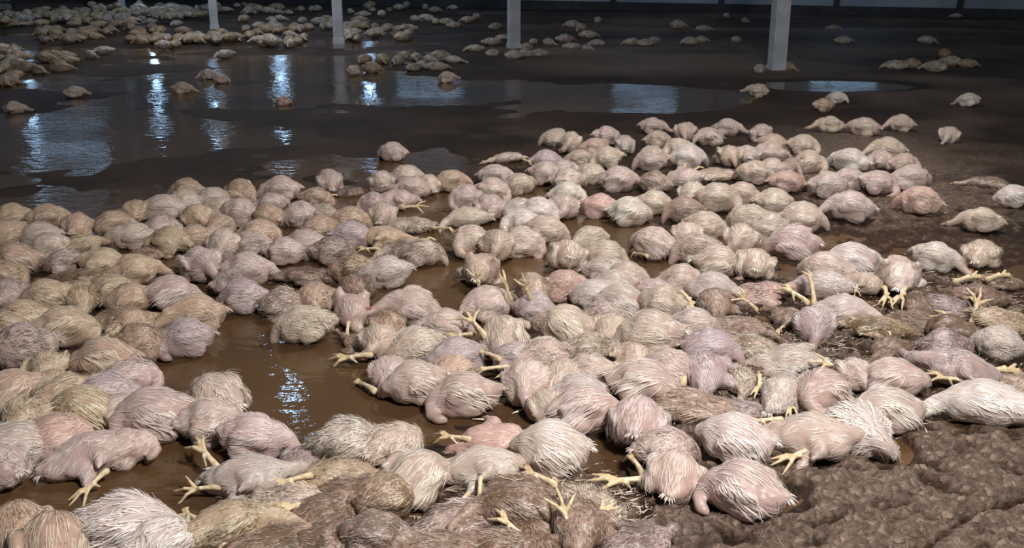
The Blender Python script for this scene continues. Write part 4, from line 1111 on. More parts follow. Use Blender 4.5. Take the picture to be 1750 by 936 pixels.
('T', 13, 2.443, 7.244, 0.021, 351, -5, -6, 0.96, 1, 'p', 2, 1, 'dead chickens of the middle heap', 'hunched pink-skinned chicken among pink ones at the right shoulder', ()),
('T', 2, 2.218, 7.014, 0.022, 349, -2, 2, 1.06, 1, 'p', 1, 1, 'dead chickens of the middle heap', 'large hunched pink-skinned chicken among pink ones at the right shoulder', ()),
('T', 4, 1.968, 7.618, 0.016, 162, 4, 0, 0.96, 1, 'p', 1, 1, 'dead chickens of the middle heap', 'hunched pink-skinned chicken among reddish ones in the right part', ()),
('T', 0, 1.975, 7.216, 0.019, 353, -2, 1, 0.93, 0, 'r', 2, 1, 'dead chickens of the middle heap', 'hunched red-patched chicken among reddish ones in the right part', ()),
('N', 5, 2.159, 7.749, 0.019, 290, 5, -3, 0.83, 1, 'b', 3, 1, 'dead chickens of the middle heap', 'outstretched brown chicken among reddish ones in the right part', ()),
('D', 7, 1.554, 7.648, 0.001, 349, -3, 1, 1.03, 0, 'm', 4, 1, 'dead chickens of the middle heap', 'mud-streaked flattened beige chicken deep in the right part of the middle heap', ()),
('S', 16, 1.286, 7.454, 0.012, 167, -18, 12, 0.96, 0, 'p', 3, 1, 'dead chickens of the middle heap', 'sideways pink-skinned chicken deep in the right part of the middle heap', ()),
('T', 19, 1.792, 7.461, 0.017, 181, 4, -8, 0.96, 0, 'm', 3, 1, 'dead chickens of the middle heap', 'hunched beige chicken among reddish ones in the right part', ()),
('T', 19, 1.247, 6.858, -0.001, 256, 3, 1, 0.96, 0, 'c', 3, 1, 'dead chickens of the middle heap', 'hunched cream chicken above the brown hollow', ()),
('T', 7, 1.382, 6.715, 0.008, 352, 2, 1, 1.09, 0, 'c', 2, 1, 'dead chickens of the middle heap', 'large hunched cream chicken above the brown hollow', ()),
('T', 7, 1.568, 6.839, 0.0, 338, -11, 9, 0.96, 0, 'm', 2, 1, 'dead chickens of the middle heap', 'hunched beige chicken above the brown hollow', ()),
('T', 7, 1.754, 6.675, 0.001, 355, 9, 5, 0.99, 1, 'c', 1, 1, 'dead chickens of the middle heap', 'hunched cream chicken among reddish ones in the right part', ()),
('N', 7, 2.191, 6.441, 0.014, 162, -4, -2, 1.12, 1, 'p', 0, 1, 'dead chickens of the middle heap', 'large outstretched pink-skinned chicken jutting onto the bare mud', ()),
('T', 13, 2.683, 6.58, 0.019, 156, 12, -6, 1.06, 0, 'r', 0, 1, 'dead chickens of the middle heap', 'large hunched red-patched chicken facing the empty mud on the right', ()),
('T', 18, 1.837, 6.266, 0.003, 352, 10, 0, 1.09, 0, 'c', 2, 1, 'dead chickens of the middle heap', 'large hunched cream chicken at the edge of the bare mud', ()),
('W', 16, 1.642, 5.72, -0.007, 159, -18, 5, 1.12, 0, 'p', 1, 1, 'dead chickens of the middle heap', 'large quill-streaked pink-skinned chicken at the edge of the bare mud', ()),
('T', 17, 1.493, 6.204, -0.009, 166, 18, 7, 1.03, 0, 'c', 2, 1, 'dead chickens of the middle heap', 'hunched cream chicken in the clump near the bare mud, left of two', ()),
('T', 11, 1.57, 6.07, -0.01, 351, 17, 4, 0.96, 0, 'c', 3, 1, 'dead chickens of the middle heap', 'hunched cream chicken in the clump near the bare mud, right of two', ()),
('W', 10, 1.342, 5.773, -0.014, 249, -1, -4, 1.03, 0, 'c', 2, 1, 'dead chickens of the middle heap', 'quill-streaked cream chicken in the clump near the bare mud', ()),
('T', 5, 1.114, 6.423, 0.001, 180, 6, 2, 0.96, 0, 'b', 2, 1, 'dead chickens of the middle heap', 'hunched brown chicken beside the brown hollow', ()),
('T', 10, 1.194, 6.123, -0.013, 343, 8, 6, 0.99, 1, 'c', 2, 1, 'dead chickens of the middle heap', 'hunched cream chicken beside the brown hollow', ()),
('T', 11, 1.057, 5.948, -0.013, 268, 3, 5, 0.89, 0, 'p', 2, 1, 'dead chickens of the middle heap', 'hunched pink-skinned chicken beside the brown hollow', ()),
('R', 17, 1.054, 5.576, -0.016, 181, 8, 4, 0.99, 1, 'c', 5, 1, 'dead chickens of the middle heap', 'mud-streaked ruffled cream chicken beside the brown hollow', ()),
('W', 3, 1.136, 5.389, -0.005, 351, 16, 2, 0.99, 1, 'c', 2, 1, 'dead chickens of the middle heap', 'quill-streaked cream chicken in front of the bare mud hollow, left of two', ()),
('W', 8, 1.306, 5.315, -0.007, 82, 11, 2, 1.03, 0, 'c', 2, 1, 'dead chickens of the middle heap', 'quill-streaked cream chicken in front of the bare mud hollow, right of two', ()),
('N', 12, 2.98, 9.57, 0.02, 172, 11, -5, 0.99, 0, 'c', 2, 1, 'dead chickens of the middle heap', 'outstretched cream chicken in the trio behind the heap, first of three', ()),
('N', 13, 3.267, 9.443, 0.021, 155, -9, -1, 0.99, 0, 'c', 1, 1, 'dead chickens of the middle heap', 'outstretched cream chicken in the trio behind the heap, second of three', ()),
('N', 1, 3.699, 9.706, 0.016, 161, -10, -3, 0.93, 1, 'c', 1, 1, 'dead chickens of the middle heap', 'outstretched cream chicken in the trio behind the heap, third of three', ()),
('W', 12, 1.875, 5.396, -0.009, 171, -3, 5, 1.09, 0, 'w', 0, 1, 'dead chickens of the middle heap', 'large quill-streaked white chicken in the white group on the right', ()),
('T', 17, 1.655, 5.147, 0.009, 158, 11, 0, 1.03, 0, 'p', 2, 1, 'dead chickens of the middle heap', 'hunched pink-skinned chicken in the white group on the right', ()),
('U', 10, 1.998, 5.045, 0.016, 73, 2, 3, 1.09, 1, 'w', 1, 1, 'dead chickens of the middle heap', 'large upturned white chicken standing clear on the right mud', (((1.885, 4.904, 0.072), (1.803, 4.591, 0.037), 'half'), ((1.984, 4.887, 0.084), (1.847, 4.665, 0.027), 'half'))),
('W', 3, 1.008, 4.887, 0.005, 163, -14, 1, 0.99, 1, 'g', 1, 1, 'dead chickens of the middle heap', 'quill-streaked greyish chicken below the brown hollow, muddy side', ()),
('T', 6, 0.876, 5.001, -0.003, 351, -5, -7, 0.9, 1, 'p', 3, 1, 'dead chickens of the middle heap', 'hunched pink-skinned chicken beside the yellow straw-like claws, right of two', ()),
('D', 10, 1.27, 4.931, -0.003, 352, 3, -9, 0.96, 0, 'r', 5, 1, 'dead chickens of the middle heap', 'mud-streaked flattened red-patched chicken in the litter right of centre', ()),
('S', 7, 1.576, 4.91, 0.008, 154, 12, 10, 0.96, 0, 'g', 2, 1, 'dead chickens of the middle heap', 'sideways greyish chicken in the trampled litter, right, left of two', (((1.472, 4.707, 0.069), (1.466, 4.812, 0.201), 'curl'), ((1.433, 4.7, 0.072), (1.34, 4.832, 0.109), 'half'))),
('D', 7, 3.512, 7.37, 0.008, 166, 1, -1, 0.87, 1, 'c', 7, 1, 'dead chickens on the churned mud', 'mud-caked flattened cream chicken far out on the right mud', ()),
('W', 13, 3.438, 6.803, 0.007, 165, 3, 13, 0.93, 0, 'w', 1, 1, 'dead chickens on the churned mud', 'quill-streaked white chicken far out on the right mud', ()),
('N', 15, 2.926, 6.173, 0.002, 154, 15, -2, 0.93, 0, 'c', 1, 1, 'dead chickens on the churned mud', 'outstretched cream chicken in the pair at the right edge', ()),
('R', 3, 2.649, 5.51, -0.005, 61, -8, -7, 0.93, 1, 'c', 1, 1, 'dead chickens on the churned mud', 'ruffled cream chicken in the pair at the right edge', ()),
('N', 3, 2.343, 5.438, -0.005, 329, -5, 6, 0.95, 0, 'w', 0, 1, 'dead chickens on the churned mud', 'outstretched white chicken on the open mud, right', ()),
('D', 5, 2.566, 5.135, -0.01, 342, -7, 1, 0.87, 0, 'b', 6, 1, 'dead chickens on the churned mud', 'mud-caked flattened brown chicken at the right edge churned mud', (((2.466, 5.028, 0.081), (2.675, 5.142, 0.089), 'half'),)),
('D', 15, 2.146, 4.774, -0.009, 338, 1, 1, 0.87, 1, 'l', 6, 1, 'dead chickens on the churned mud', 'mud-caked flattened mauve-bruised chicken in the churned mud on the right', ()),
('S', 17, 2.322, 4.806, 0.006, 149, -2, 1, 0.81, 1, 'b', 7, 1, 'dead chickens on the churned mud', 'mud-caked sideways brown chicken at the right edge churned mud', (((2.174, 4.528, 0.036), (2.247, 4.644, 0.148), 'spread'), ((2.303, 5.032, 0.067), (2.47, 5.106, 0.081), 'half'))),
('D', 2, 2.3, 4.484, 0.008, 325, 0, 9, 0.93, 0, 'y', 5, 1, 'dead chickens on the churned mud', 'mud-streaked flattened yellowish chicken at the right edge by a grey wing', ()),
('T', 3, 2.137, 4.194, -0.004, 153, -6, -4, 0.87, 0, 'g', 4, 1, 'dead chickens on the churned mud', 'mud-streaked hunched greyish chicken at the right edge by a grey wing', ()),
('S', 8, 1.999, 4.344, 0.003, 121, -7, 9, 0.81, 1, 'b', 8, 1, 'dead chickens on the churned mud', 'mud-caked sideways brown chicken in the churned mud below the claws', (((2.059, 4.326, 0.045), (1.963, 4.466, 0.106), 'half'),)),
('D', 11, 1.899, 4.495, 0.009, 162, 2, 0, 0.87, 0, 'b', 7, 1, 'dead chickens on the churned mud', 'mud-caked flattened brown chicken in the churned mud on the right, left of two', ()),
('D', 13, 1.681, 4.421, 0.003, 346, -6, 3, 0.93, 1, 'y', 7, 1, 'dead chickens on the churned mud', 'mud-caked flattened yellowish chicken in the dark churned mud', ()),
('S', 17, 1.575, 4.583, 0.002, 338, 0, -5, 0.98, 1, 'g', 1, 1, 'dead chickens on the churned mud', 'sideways greyish chicken in the trampled litter, right, right of two', ()),
('T', 13, 1.377, 4.369, 0.009, 264, 2, 8, 0.87, 0, 'l', 3, 1, 'dead chickens on the churned mud', 'hunched mauve-bruised chicken in the trampled litter, right', ()),
('D', 7, 2.017, 4.798, -0.01, 67, 9, -4, 0.81, 0, 'b', 7, 1, 'dead chickens on the churned mud', 'mud-caked flattened brown chicken in the churned mud on the right, right of two', ()),
('S', 14, 1.819, 5.022, 0.006, 332, 3, -2, 0.7, 0, 'c', 3, 1, 'dead chickens on the churned mud', 'small sideways cream chicken standing clear on the right mud', ()),
('D', 1, 1.325, 4.587, -0.004, 103, 3, 2, 0.76, 1, 'b', 6, 1, 'dead chickens on the churned mud', 'small mud-caked flattened brown chicken in the litter right of centre', ()),
('T', 11, 1.871, 4.1, 0.005, 341, 14, -8, 0.87, 0, 'l', 6, 1, 'dead chickens on the churned mud', 'mud-caked hunched mauve-bruised chicken in the churned mud below the claws', ()),
('S', 11, 1.804, 3.833, 0.023, 167, -4, -12, 0.95, 1, 'l', 3, 1, 'dead chickens on the churned mud', 'sideways mauve-bruised chicken in the churned mud below the claws', (((1.94, 3.84, 0.077), (2.119, 3.901, 0.061), 'half'), ((1.808, 3.74, 0.075), (1.677, 3.78, 0.088), 'half'))),
('S', 5, 1.78, 3.479, 0.019, 152, 7, 7, 1.04, 0, 'w', 1, 1, 'dead chickens on the churned mud', 'sideways white chicken at the right edge on mud', ()),
('W', 19, 1.506, 3.708, 0.029, 334, -4, -8, 0.98, 0, 'p', 1, 1, 'dead chickens on the churned mud', 'quill-streaked pink-skinned chicken in the front right row', ()),
('T', 14, 1.366, 3.796, 0.017, 271, -15, -6, 0.76, 1, 'p', 3, 1, 'dead chickens on the churned mud', 'small hunched pink-skinned chicken heading the front right row', ()),
('W', 7, 1.189, 3.59, 0.021, 220, 5, -5, 0.98, 0, 'p', 2, 1, 'dead chickens on the churned mud', 'quill-streaked pink-skinned chicken heading the front right row', ()),
('W', 12, 1.399, 3.468, 0.012, 177, 4, 0, 0.98, 0, 'g', 1, 1, 'dead chickens on the churned mud', 'quill-streaked greyish chicken in the front right row', ()),
('R', 4, 1.209, 3.282, 0.007, 292, -15, -5, 1.04, 0, 'w', 0, 1, 'dead chickens on the churned mud', 'ruffled white chicken at the front right end on bare mud', ()),
('S', 7, 1.051, 3.239, 0.036, 351, 20, -5, 0.93, 0, 'p', 1, 1, 'dead chickens on the churned mud', 'sideways pink-skinned chicken at the front right end on bare mud', (((0.956, 3.32, 0.116), (0.836, 3.341, 0.094), 'half'), ((1.031, 3.163, 0.087), (0.908, 3.082, 0.072), 'half'))),
('D', 3, 1.163, 4.032, 0.008, 169, -8, 12, 0.93, 0, 'g', 2, 1, 'dead chickens on the churned mud', 'flattened greyish chicken around the star-shaped claw', (((1.352, 3.863, 0.082), (1.235, 3.844, 0.116), 'spread'),)),
('D', 15, 1.658, 4.14, 0.005, 215, -4, 3, 0.87, 0, 'b', 8, 1, 'dead chickens on the churned mud', 'mud-caked flattened brown chicken in the dark churned mud', ()),
('S', 2, 1.043, 3.634, 0.017, 66, 6, -4, 0.87, 0, 'g', 4, 1, 'dead chickens on the churned mud', 'mud-streaked sideways greyish chicken in the filthy patch right of centre', (((1.051, 3.621, 0.088), (1.056, 3.525, 0.055), 'half'), ((1.037, 3.658, 0.092), (0.964, 3.552, 0.066), 'curl'))),
('D', 17, 2.03, 3.799, -0.006, 345, 3, -6, 0.87, 1, 'b', 5, 1, 'dead chickens on the churned mud', 'mud-streaked flattened brown chicken at the right edge on mud', ()),
('T', 8, 0.109, 4.682, -0.006, 165, -16, -1, 0.78, 0, 'l', 2, 1, 'dead chickens of the middle heap', 'hunched mauve-bruised chicken by the upturned claws', ()),
('W', 2, 0.232, 4.328, 0.007, 171, 8, -3, 1.02, 0, 'c', 1, 1, 'dead chickens of the middle heap', 'quill-streaked cream chicken in the centre of the front heap', ()),
('W', 17, -0.001, 4.239, 0.003, 91, -27, -12, 0.99, 0, 'c', 2, 1, 'dead chickens of the middle heap', 'quill-streaked cream chicken in the front heap, upper middle', ()),
('T', 18, 0.421, 4.822, -0.011, 350, -4, -4, 0.93, 0, 'g', 1, 1, 'dead chickens of the middle heap', 'hunched greyish chicken in the white-backed group, centre, left of two', ()),
('W', 13, 0.533, 4.722, -0.01, 173, -5, -4, 0.99, 1, 'g', 0, 1, 'dead chickens of the middle heap', 'quill-streaked greyish chicken in the white-backed group, centre', ()),
('T', 0, 0.72, 4.905, -0.011, 343, -2, 3, 0.78, 0, 'p', 3, 1, 'dead chickens of the middle heap', 'hunched pink-skinned chicken beside the yellow straw-like claws, left of two', ()),
('T', 0, 0.599, 5.078, -0.006, 350, 0, -5, 0.9, 1, 'c', 3, 1, 'dead chickens of the middle heap', 'hunched cream chicken right of the big cream one below the puddle, right of two', ()),
('T', 4, 0.71, 4.617, 0.004, 164, 3, -2, 0.9, 0, 'c', 3, 1, 'dead chickens of the middle heap', 'hunched cream chicken beside the yellow straw-like claws', ()),
('T', 0, 0.42, 4.453, -0.004, 4, 9, 0, 0.9, 1, 'p', 5, 1, 'dead chickens of the middle heap', 'mud-streaked hunched pink-skinned chicken in the white-backed group, centre', ()),
('T', 19, 0.623, 4.186, 0.004, 161, -1, 10, 1.11, 1, 'c', 0, 1, 'dead chickens of the middle heap', 'large hunched cream chicken in the front heap, biggest cream group', ()),
('T', 18, 0.446, 4.313, 0.004, 239, -5, 4, 0.78, 1, 'n', 2, 1, 'dead chickens of the middle heap', 'hunched straw-tinted chicken in the front heap, biggest cream group', ()),
('N', 4, 0.336, 4.082, -0.004, 357, 0, 7, 0.96, 1, 'c', 5, 1, 'dead chickens of the middle heap', 'mud-streaked outstretched cream chicken in the front heap behind straw-like legs', ()),
('S', 8, 0.986, 4.69, 0.004, 91, -2, -3, 0.84, 0, 'b', 5, 1, 'dead chickens of the middle heap', 'mud-streaked sideways brown chicken below the brown hollow, muddy side', (((1.175, 4.637, 0.056), (1.117, 4.645, 0.1), 'spread'), ((0.85, 4.847, 0.067), (0.895, 4.677, 0.041), 'half'))),
('T', 17, 0.819, 4.325, 0.018, 345, -11, 3, 0.84, 1, 'p', 3, 1, 'dead chickens of the middle heap', 'hunched pink-skinned chicken in the front heap, bruised group, right of two', ()),
('T', 18, 0.839, 4.031, 0.026, 354, -9, 2, 0.93, 0, 'l', 2, 1, 'dead chickens of the middle heap', 'hunched mauve-bruised chicken in the front heap, bruised group', ()),
('S', 2, 0.775, 3.804, 0.017, 88, -3, 2, 0.96, 0, 'l', 3, 1, 'dead chickens of the middle heap', 'sideways mauve-bruised chicken in the front heap, bruised group', (((0.679, 3.727, 0.08), (0.733, 3.957, 0.121), 'half'),)),
('T', 15, 0.633, 3.833, 0.007, 164, -2, -2, 0.9, 0, 'p', 3, 1, 'dead chickens of the middle heap', 'hunched pink-skinned chicken in the front heap, bruised group, left of two', ()),
('T', 16, 0.319, 3.816, 0.008, 174, -3, 1, 0.84, 1, 'p', 4, 1, 'dead chickens of the middle heap', 'mud-streaked hunched pink-skinned chicken in the front heap behind straw-like legs', ()),
('W', 15, 0.497, 3.661, 0.011, 348, -9, 10, 1.05, 0, 'p', 0, 1, 'dead chickens of the middle heap', 'large quill-streaked pink-skinned chicken in the front middle row, right of two', ()),
('W', 0, 0.275, 3.463, -0.003, 1, -10, -6, 1.05, 0, 'p', 0, 1, 'dead chickens of the middle heap', 'large quill-streaked pink-skinned chicken right of the brown channel', ()),
('T', 17, 0.265, 3.657, -0.012, 7, 2, 0, 0.9, 1, 'g', 1, 1, 'dead chickens of the middle heap', 'hunched greyish chicken right of the brown channel', ()),
('T', 15, 0.071, 3.71, -0.006, 259, 8, -6, 0.96, 0, 'p', 2, 1, 'dead chickens of the middle heap', 'hunched pink-skinned chicken above the brown channel', ()),
('N', 0, 0.139, 3.987, 0.006, 200, -4, 0, 0.9, 1, 'p', 5, 1, 'dead chickens of the middle heap', 'mud-streaked outstretched pink-skinned chicken above the brown channel', ()),
('T', 16, 0.007, 3.975, 0.006, 338, -17, 0, 0.81, 0, 'l', 3, 1, 'dead chickens of the middle heap', 'hunched mauve-bruised chicken above the brown channel', ()),
('T', 17, 0.196, 3.774, 0.002, 64, 3, -1, 0.84, 0, 'm', 3, 1, 'dead chickens of the middle heap', 'hunched beige chicken above the brown channel', ()),
('N', 17, 0.137, 3.554, -0.012, 287, 3, 4, 0.78, 0, 'm', 2, 1, 'dead chickens of the middle heap', 'outstretched beige chicken right of the brown channel', ()),
('W', 17, 0.451, 3.335, 0.01, 77, 2, 6, 1.05, 0, 'p', 0, 1, 'dead chickens of the middle heap', 'large quill-streaked pink-skinned chicken in the front middle row, left of two', (((0.448, 2.992, 0.06), (0.258, 2.974, 0.057), 'half'), ((0.43, 3.01, 0.072), (0.395, 3.15, 0.075), 'curl'))),
('D', 19, 0.694, 3.533, 0.022, 340, -3, 6, 1.08, 0, 'b', 5, 1, 'dead chickens of the middle heap', 'large mud-streaked flattened brown chicken in the filthy patch of the front heap', ()),
('D', 1, 0.928, 3.821, 0.015, 265, -4, 1, 0.84, 0, 'c', 6, 1, 'dead chickens of the middle heap', 'mud-caked flattened cream chicken in the filthy patch right of centre', (((0.992, 3.778, 0.083), (0.961, 3.657, 0.062), 'half'),)),
('D', 6, 1.043, 4.428, 0.006, 342, 5, -3, 0.9, 1, 'b', 6, 1, 'dead chickens of the middle heap', 'mud-caked flattened brown chicken in the litter right of centre', ()),
('D', 19, 1.03, 4.17, 0.009, 167, 2, 5, 0.9, 1, 'c', 6, 1, 'dead chickens of the middle heap', 'mud-caked flattened cream chicken in the front heap, bruised group', ()),
('D', 9, 0.857, 3.522, 0.014, 5, 0, 8, 0.78, 1, 'l', 6, 1, 'dead chickens of the middle heap', 'mud-caked flattened mauve-bruised chicken in the filthy patch right of centre', ()),
('S', 8, 0.497, 3.936, 0.01, 94, 13, -4, 0.9, 1, 'n', 4, 1, 'dead chickens of the middle heap', 'mud-streaked sideways straw-tinted chicken in the front heap behind straw-like legs', (((0.641, 4.081, 0.06), (0.459, 4.067, 0.054), 'half'), ((0.578, 4.079, 0.06), (0.711, 4.128, 0.062), 'half'))),
('W', 13, -0.592, 4.204, -0.006, 267, -5, 1, 0.87, 0, 'c', 4, 1, 'dead chickens of the front heap', 'mud-streaked quill-streaked cream chicken at the pool end of the front heap', ()),
('T', 0, -0.573, 4.395, -0.006, 96, 1, -6, 0.81, 1, 'f', 6, 1, 'dead chickens of the front heap', 'mud-caked hunched fawn chicken at the pool end of the front heap', ()),
('R', 8, -0.419, 4.162, -0.014, 213, -6, 5, 0.95, 1, 'c', 2, 1, 'dead chickens of the front heap', 'ruffled cream chicken at the pool end of the front heap', ()),
('T', 18, -0.31, 4.423, -0.015, 5, 7, 12, 0.87, 1, 'p', 2, 1, 'dead chickens of the front heap', 'hunched pink-skinned chicken by the sprawled yellow leg, left of two', ()),
('T', 8, -0.504, 3.878, -0.013, 269, -2, -1, 0.84, 0, 'p', 3, 1, 'dead chickens of the front heap', 'hunched pink-skinned chicken at the front heap rim on the pool', (((-0.616, 4.078, 0.05), (-0.771, 4.091, 0.02), 'half'), ((-0.556, 3.76, 0.03), (-0.671, 3.927, 0.01), 'curl'))),
('W', 9, -0.381, 3.737, -0.007, 209, 1, 2, 0.98, 0, 'p', 1, 1, 'dead chickens of the front heap', 'quill-streaked pink-skinned chicken at the front heap rim on the pool', ()),
('T', 1, -0.238, 4.023, -0.006, 212, -4, -2, 0.9, 1, 'l', 1, 1, 'dead chickens of the front heap', 'hunched mauve-bruised chicken at the brown channel of the front heap', (((-0.056, 3.911, 0.104), (-0.11, 3.967, 0.104), 'curl'), ((-0.024, 3.89, 0.074), (-0.096, 3.878, 0.073), 'curl'))),
('W', 14, -0.175, 3.615, -0.012, 189, 8, 7, 1.01, 1, 'p', 0, 1, 'dead chickens of the front heap', 'quill-streaked pink-skinned chicken at the brown channel of the front heap', ()),
('T', 5, -0.12, 4.672, -0.012, 26, 3, -5, 0.95, 0, 'p', 1, 1, 'dead chickens of the front heap', 'hunched pink-skinned chicken by the sprawled yellow leg, right of two', (((-0.123, 4.185, 0.1), (-0.21, 4.323, 0.15), 'spread'), ((-0.175, 4.275, 0.07), (-0.262, 4.272, 0.06), 'half'))),
('T', 7, -0.246, 3.9, -0.002, 249, 0, 0, 0.7, 1, 'f', 3, 1, 'dead chickens of the front heap', 'small hunched fawn chicken at the brown channel of the front heap', ()),
('D', 10, -0.685, 4.305, -0.022, 163, -2, -11, 0.64, 1, 'b', 6, 1, 'dead chickens of the front heap', 'small mud-caked flattened brown chicken at the pool end of the front heap', ()),
('W', 7, -1.684, 3.905, 0.001, 192, 9, 4, 1.08, 1, 'f', 3, 1, 'dead chickens of the leftmost heap', 'large quill-streaked fawn chicken on the pool bank, left', ()),
('T', 7, -1.524, 3.776, -0.003, 12, -6, -11, 0.93, 0, 'p', 4, 1, 'dead chickens of the leftmost heap', 'mud-streaked hunched pink-skinned chicken on the pool bank, left', ()),
('W', 11, -1.93, 3.645, -0.004, 35, -3, -8, 1.05, 1, 'f', 3, 1, 'dead chickens of the leftmost heap', 'large quill-streaked fawn chicken by the picture edge left of the pool', ()),
('N', 12, -1.901, 3.884, 0.002, 284, 7, 1, 0.86, 1, 'y', 4, 1, 'dead chickens of the leftmost heap', 'mud-streaked outstretched yellowish chicken by the picture edge left of the pool', ()),
('T', 4, -1.811, 3.721, 0.002, 291, 6, 3, 0.77, 1, 'f', 4, 1, 'dead chickens of the leftmost heap', 'small mud-streaked hunched fawn chicken left of the pool, second tier', ()),
('R', 15, -1.696, 3.566, 0.006, 44, 0, -2, 0.93, 0, 'y', 3, 1, 'dead chickens of the leftmost heap', 'ruffled yellowish chicken left of the pool, second tier', ()),
('T', 8, -1.55, 3.588, 0.006, 19, 14, 3, 0.99, 0, 'l', 4, 1, 'dead chickens of the leftmost heap', 'mud-streaked hunched mauve-bruised chicken on the pool bank, left', ()),
('W', 5, -1.586, 3.433, -0.003, 198, 8, -6, 0.99, 0, 'y', 4, 1, 'dead chickens of the leftmost heap', 'mud-streaked quill-streaked yellowish chicken left bank heap above the dark water', ()),
('T', 4, -1.452, 3.467, 0.002, 32, -6, 0, 0.8, 1, 'p', 3, 1, 'dead chickens of the leftmost heap', 'hunched pink-skinned chicken left bank heap above the dark water', ()),
('R', 19, -1.758, 3.375, -0.001, 268, 3, 5, 0.93, 1, 'y', 5, 1, 'dead chickens of the leftmost heap', 'mud-streaked ruffled yellowish chicken lower at the picture edge', ()),
('W', 1, -1.313, 3.434, -0.006, 191, -2, 3, 1.05, 1, 'p', 1, 1, 'dead chickens of the leftmost heap', 'large quill-streaked pink-skinned chicken beside the pool, left bank', ()),
('R', 9, -1.127, 3.616, -0.009, 139, -16, -5, 1.05, 0, 'c', 1, 1, 'dead chickens of the leftmost heap', 'large ruffled cream chicken in the pool pair', ()),
('T', 9, -1.108, 3.397, -0.008, 16, 13, 1, 0.9, 1, 'p', 3, 1, 'dead chickens of the leftmost heap', 'hunched pink-skinned chicken in the pool pair', ()),
('T', 11, -1.619, 3.291, -0.008, 28, 9, -7, 0.93, 1, 'r', 3, 1, 'dead chickens of the leftmost heap', 'hunched red-patched chicken lower at the picture edge', ()),
('T', 18, -1.733, 3.194, -0.006, 220, -3, 3, 1.02, 1, 'g', 3, 1, 'dead chickens of the leftmost heap', 'hunched greyish chicken lower at the picture edge', ()),
('T', 5, -1.723, 3.046, -0.015, 150, 2, 5, 0.93, 0, 'p', 3, 1, 'dead chickens of the leftmost heap', 'hunched pink-skinned chicken lower at the picture edge', ()),
('S', 14, -1.46, 3.169, -0.007, 46, 3, -5, 0.99, 0, 'p', 1, 1, 'dead chickens of the leftmost heap', 'sideways pink-skinned chicken at the dark water with a leg trailing', (((-1.362, 3.057, 0.05), (-1.411, 2.934, 0.02), 'half'),)),
('T', 19, -1.335, 3.217, -0.012, 23, -10, -15, 0.74, 0, 'p', 3, 1, 'dead chickens of the leftmost heap', 'small hunched pink-skinned chicken at the dark water with a leg trailing', ()),
('W', 12, -1.474, 2.671, -0.012, 119, 0, -10, 1.02, 0, 'f', 4, 1, 'dead chickens of the leftmost heap', 'mud-streaked quill-streaked fawn chicken in the bottom left corner', ()),
('W', 0, -1.336, 2.597, -0.009, 103, 0, -3, 0.99, 1, 'f', 3, 1, 'dead chickens of the leftmost heap', 'quill-streaked fawn chicken in the bottom left corner', ()),
('R', 5, -1.165, 2.675, -0.007, 12, -3, 4, 1.08, 1, 'w', 1, 1, 'dead chickens of the leftmost heap', 'large ruffled white chicken at the bottom by the dark water', ()),
('R', 18, -1.024, 2.603, -0.014, 54, -9, 6, 0.96, 0, 'w', 1, 1, 'dead chickens of the leftmost heap', 'ruffled white chicken at the bottom by the dark water', ()),
('N', 12, -0.926, 3.273, -0.01, 6, -4, 9, 0.95, 0, 'p', 1, 1, 'dead chickens of the front heap', 'outstretched pink-skinned chicken at the pool by the raised leg', ()),
('S', 19, -0.872, 3.022, -0.009, 8, 3, -5, 0.93, 0, 'g', 2, 1, 'dead chickens of the front heap', 'sideways greyish chicken below the pool', (((-0.979, 3.055, 0.06), (-1.118, 3.193, 0.12), 'half'), ((-0.958, 2.957, 0.05), (-1.082, 2.969, 0.03), 'spread'))),
('R', 13, -0.574, 3.199, 0.002, 19, 3, 4, 0.93, 1, 'g', 5, 1, 'dead chickens of the front heap', 'mud-streaked ruffled greyish chicken in the front muddy row', ()),
('D', 6, -0.706, 3.168, -0.006, 77, 5, -2, 0.81, 1, 'l', 5, 1, 'dead chickens of the front heap', 'mud-streaked flattened mauve-bruised chicken in the front muddy row', ()),
('R', 5, -0.406, 3.177, 0.011, 49, 0, 2, 0.9, 1, 'c', 2, 1, 'dead chickens of the front heap', 'ruffled cream chicken in front of the fanned quills', ()),
('W', 8, -0.313, 2.976, 0.006, 43, 5, -2, 0.98, 1, 'c', 1, 1, 'dead chickens of the front heap', 'quill-streaked cream chicken in front of the fanned quills', ()),
('D', 14, -0.585, 3.062, 0.004, 198, -2, -1, 0.81, 0, 'y', 5, 1, 'dead chickens of the front heap', 'mud-streaked flattened yellowish chicken in the front muddy row', ()),
('D', 14, -0.716, 2.89, -0.0, 9, -3, -2, 0.87, 1, 'c', 5, 1, 'dead chickens of the front heap', 'mud-streaked flattened cream chicken in the front filth, bottom', (((-0.609, 2.849, 0.062), (-0.734, 2.792, 0.063), 'half'), ((-0.668, 2.992, 0.073), (-0.769, 2.966, 0.058), 'half'))),
('D', 9, -0.507, 2.949, -0.004, 2, -2, 3, 0.93, 0, 'b', 6, 1, 'dead chickens of the front heap', 'mud-caked flattened brown chicken in the front muddy litter', ()),
('T', 8, -0.4, 2.868, 0.003, 16, 1, 1, 0.81, 0, 'f', 6, 1, 'dead chickens of the front heap', 'mud-caked hunched fawn chicken in the front muddy litter', ()),
('S', 17, -0.847, 2.688, 0.002, 26, -15, -1, 0.93, 1, 'y', 5, 1, 'dead chickens of the front heap', 'mud-streaked sideways yellowish chicken at the bottom edge by dark water', (((-0.763, 2.679, 0.058), (-0.844, 2.641, 0.054), 'half'), ((-0.956, 2.766, 0.041), (-1.052, 2.856, 0.02), 'half'))),
('D', 15, -0.596, 2.828, -0.002, 31, 8, -8, 0.87, 0, 'b', 7, 1, 'dead chickens of the front heap', 'mud-caked flattened brown chicken in the front filth, bottom', ()),
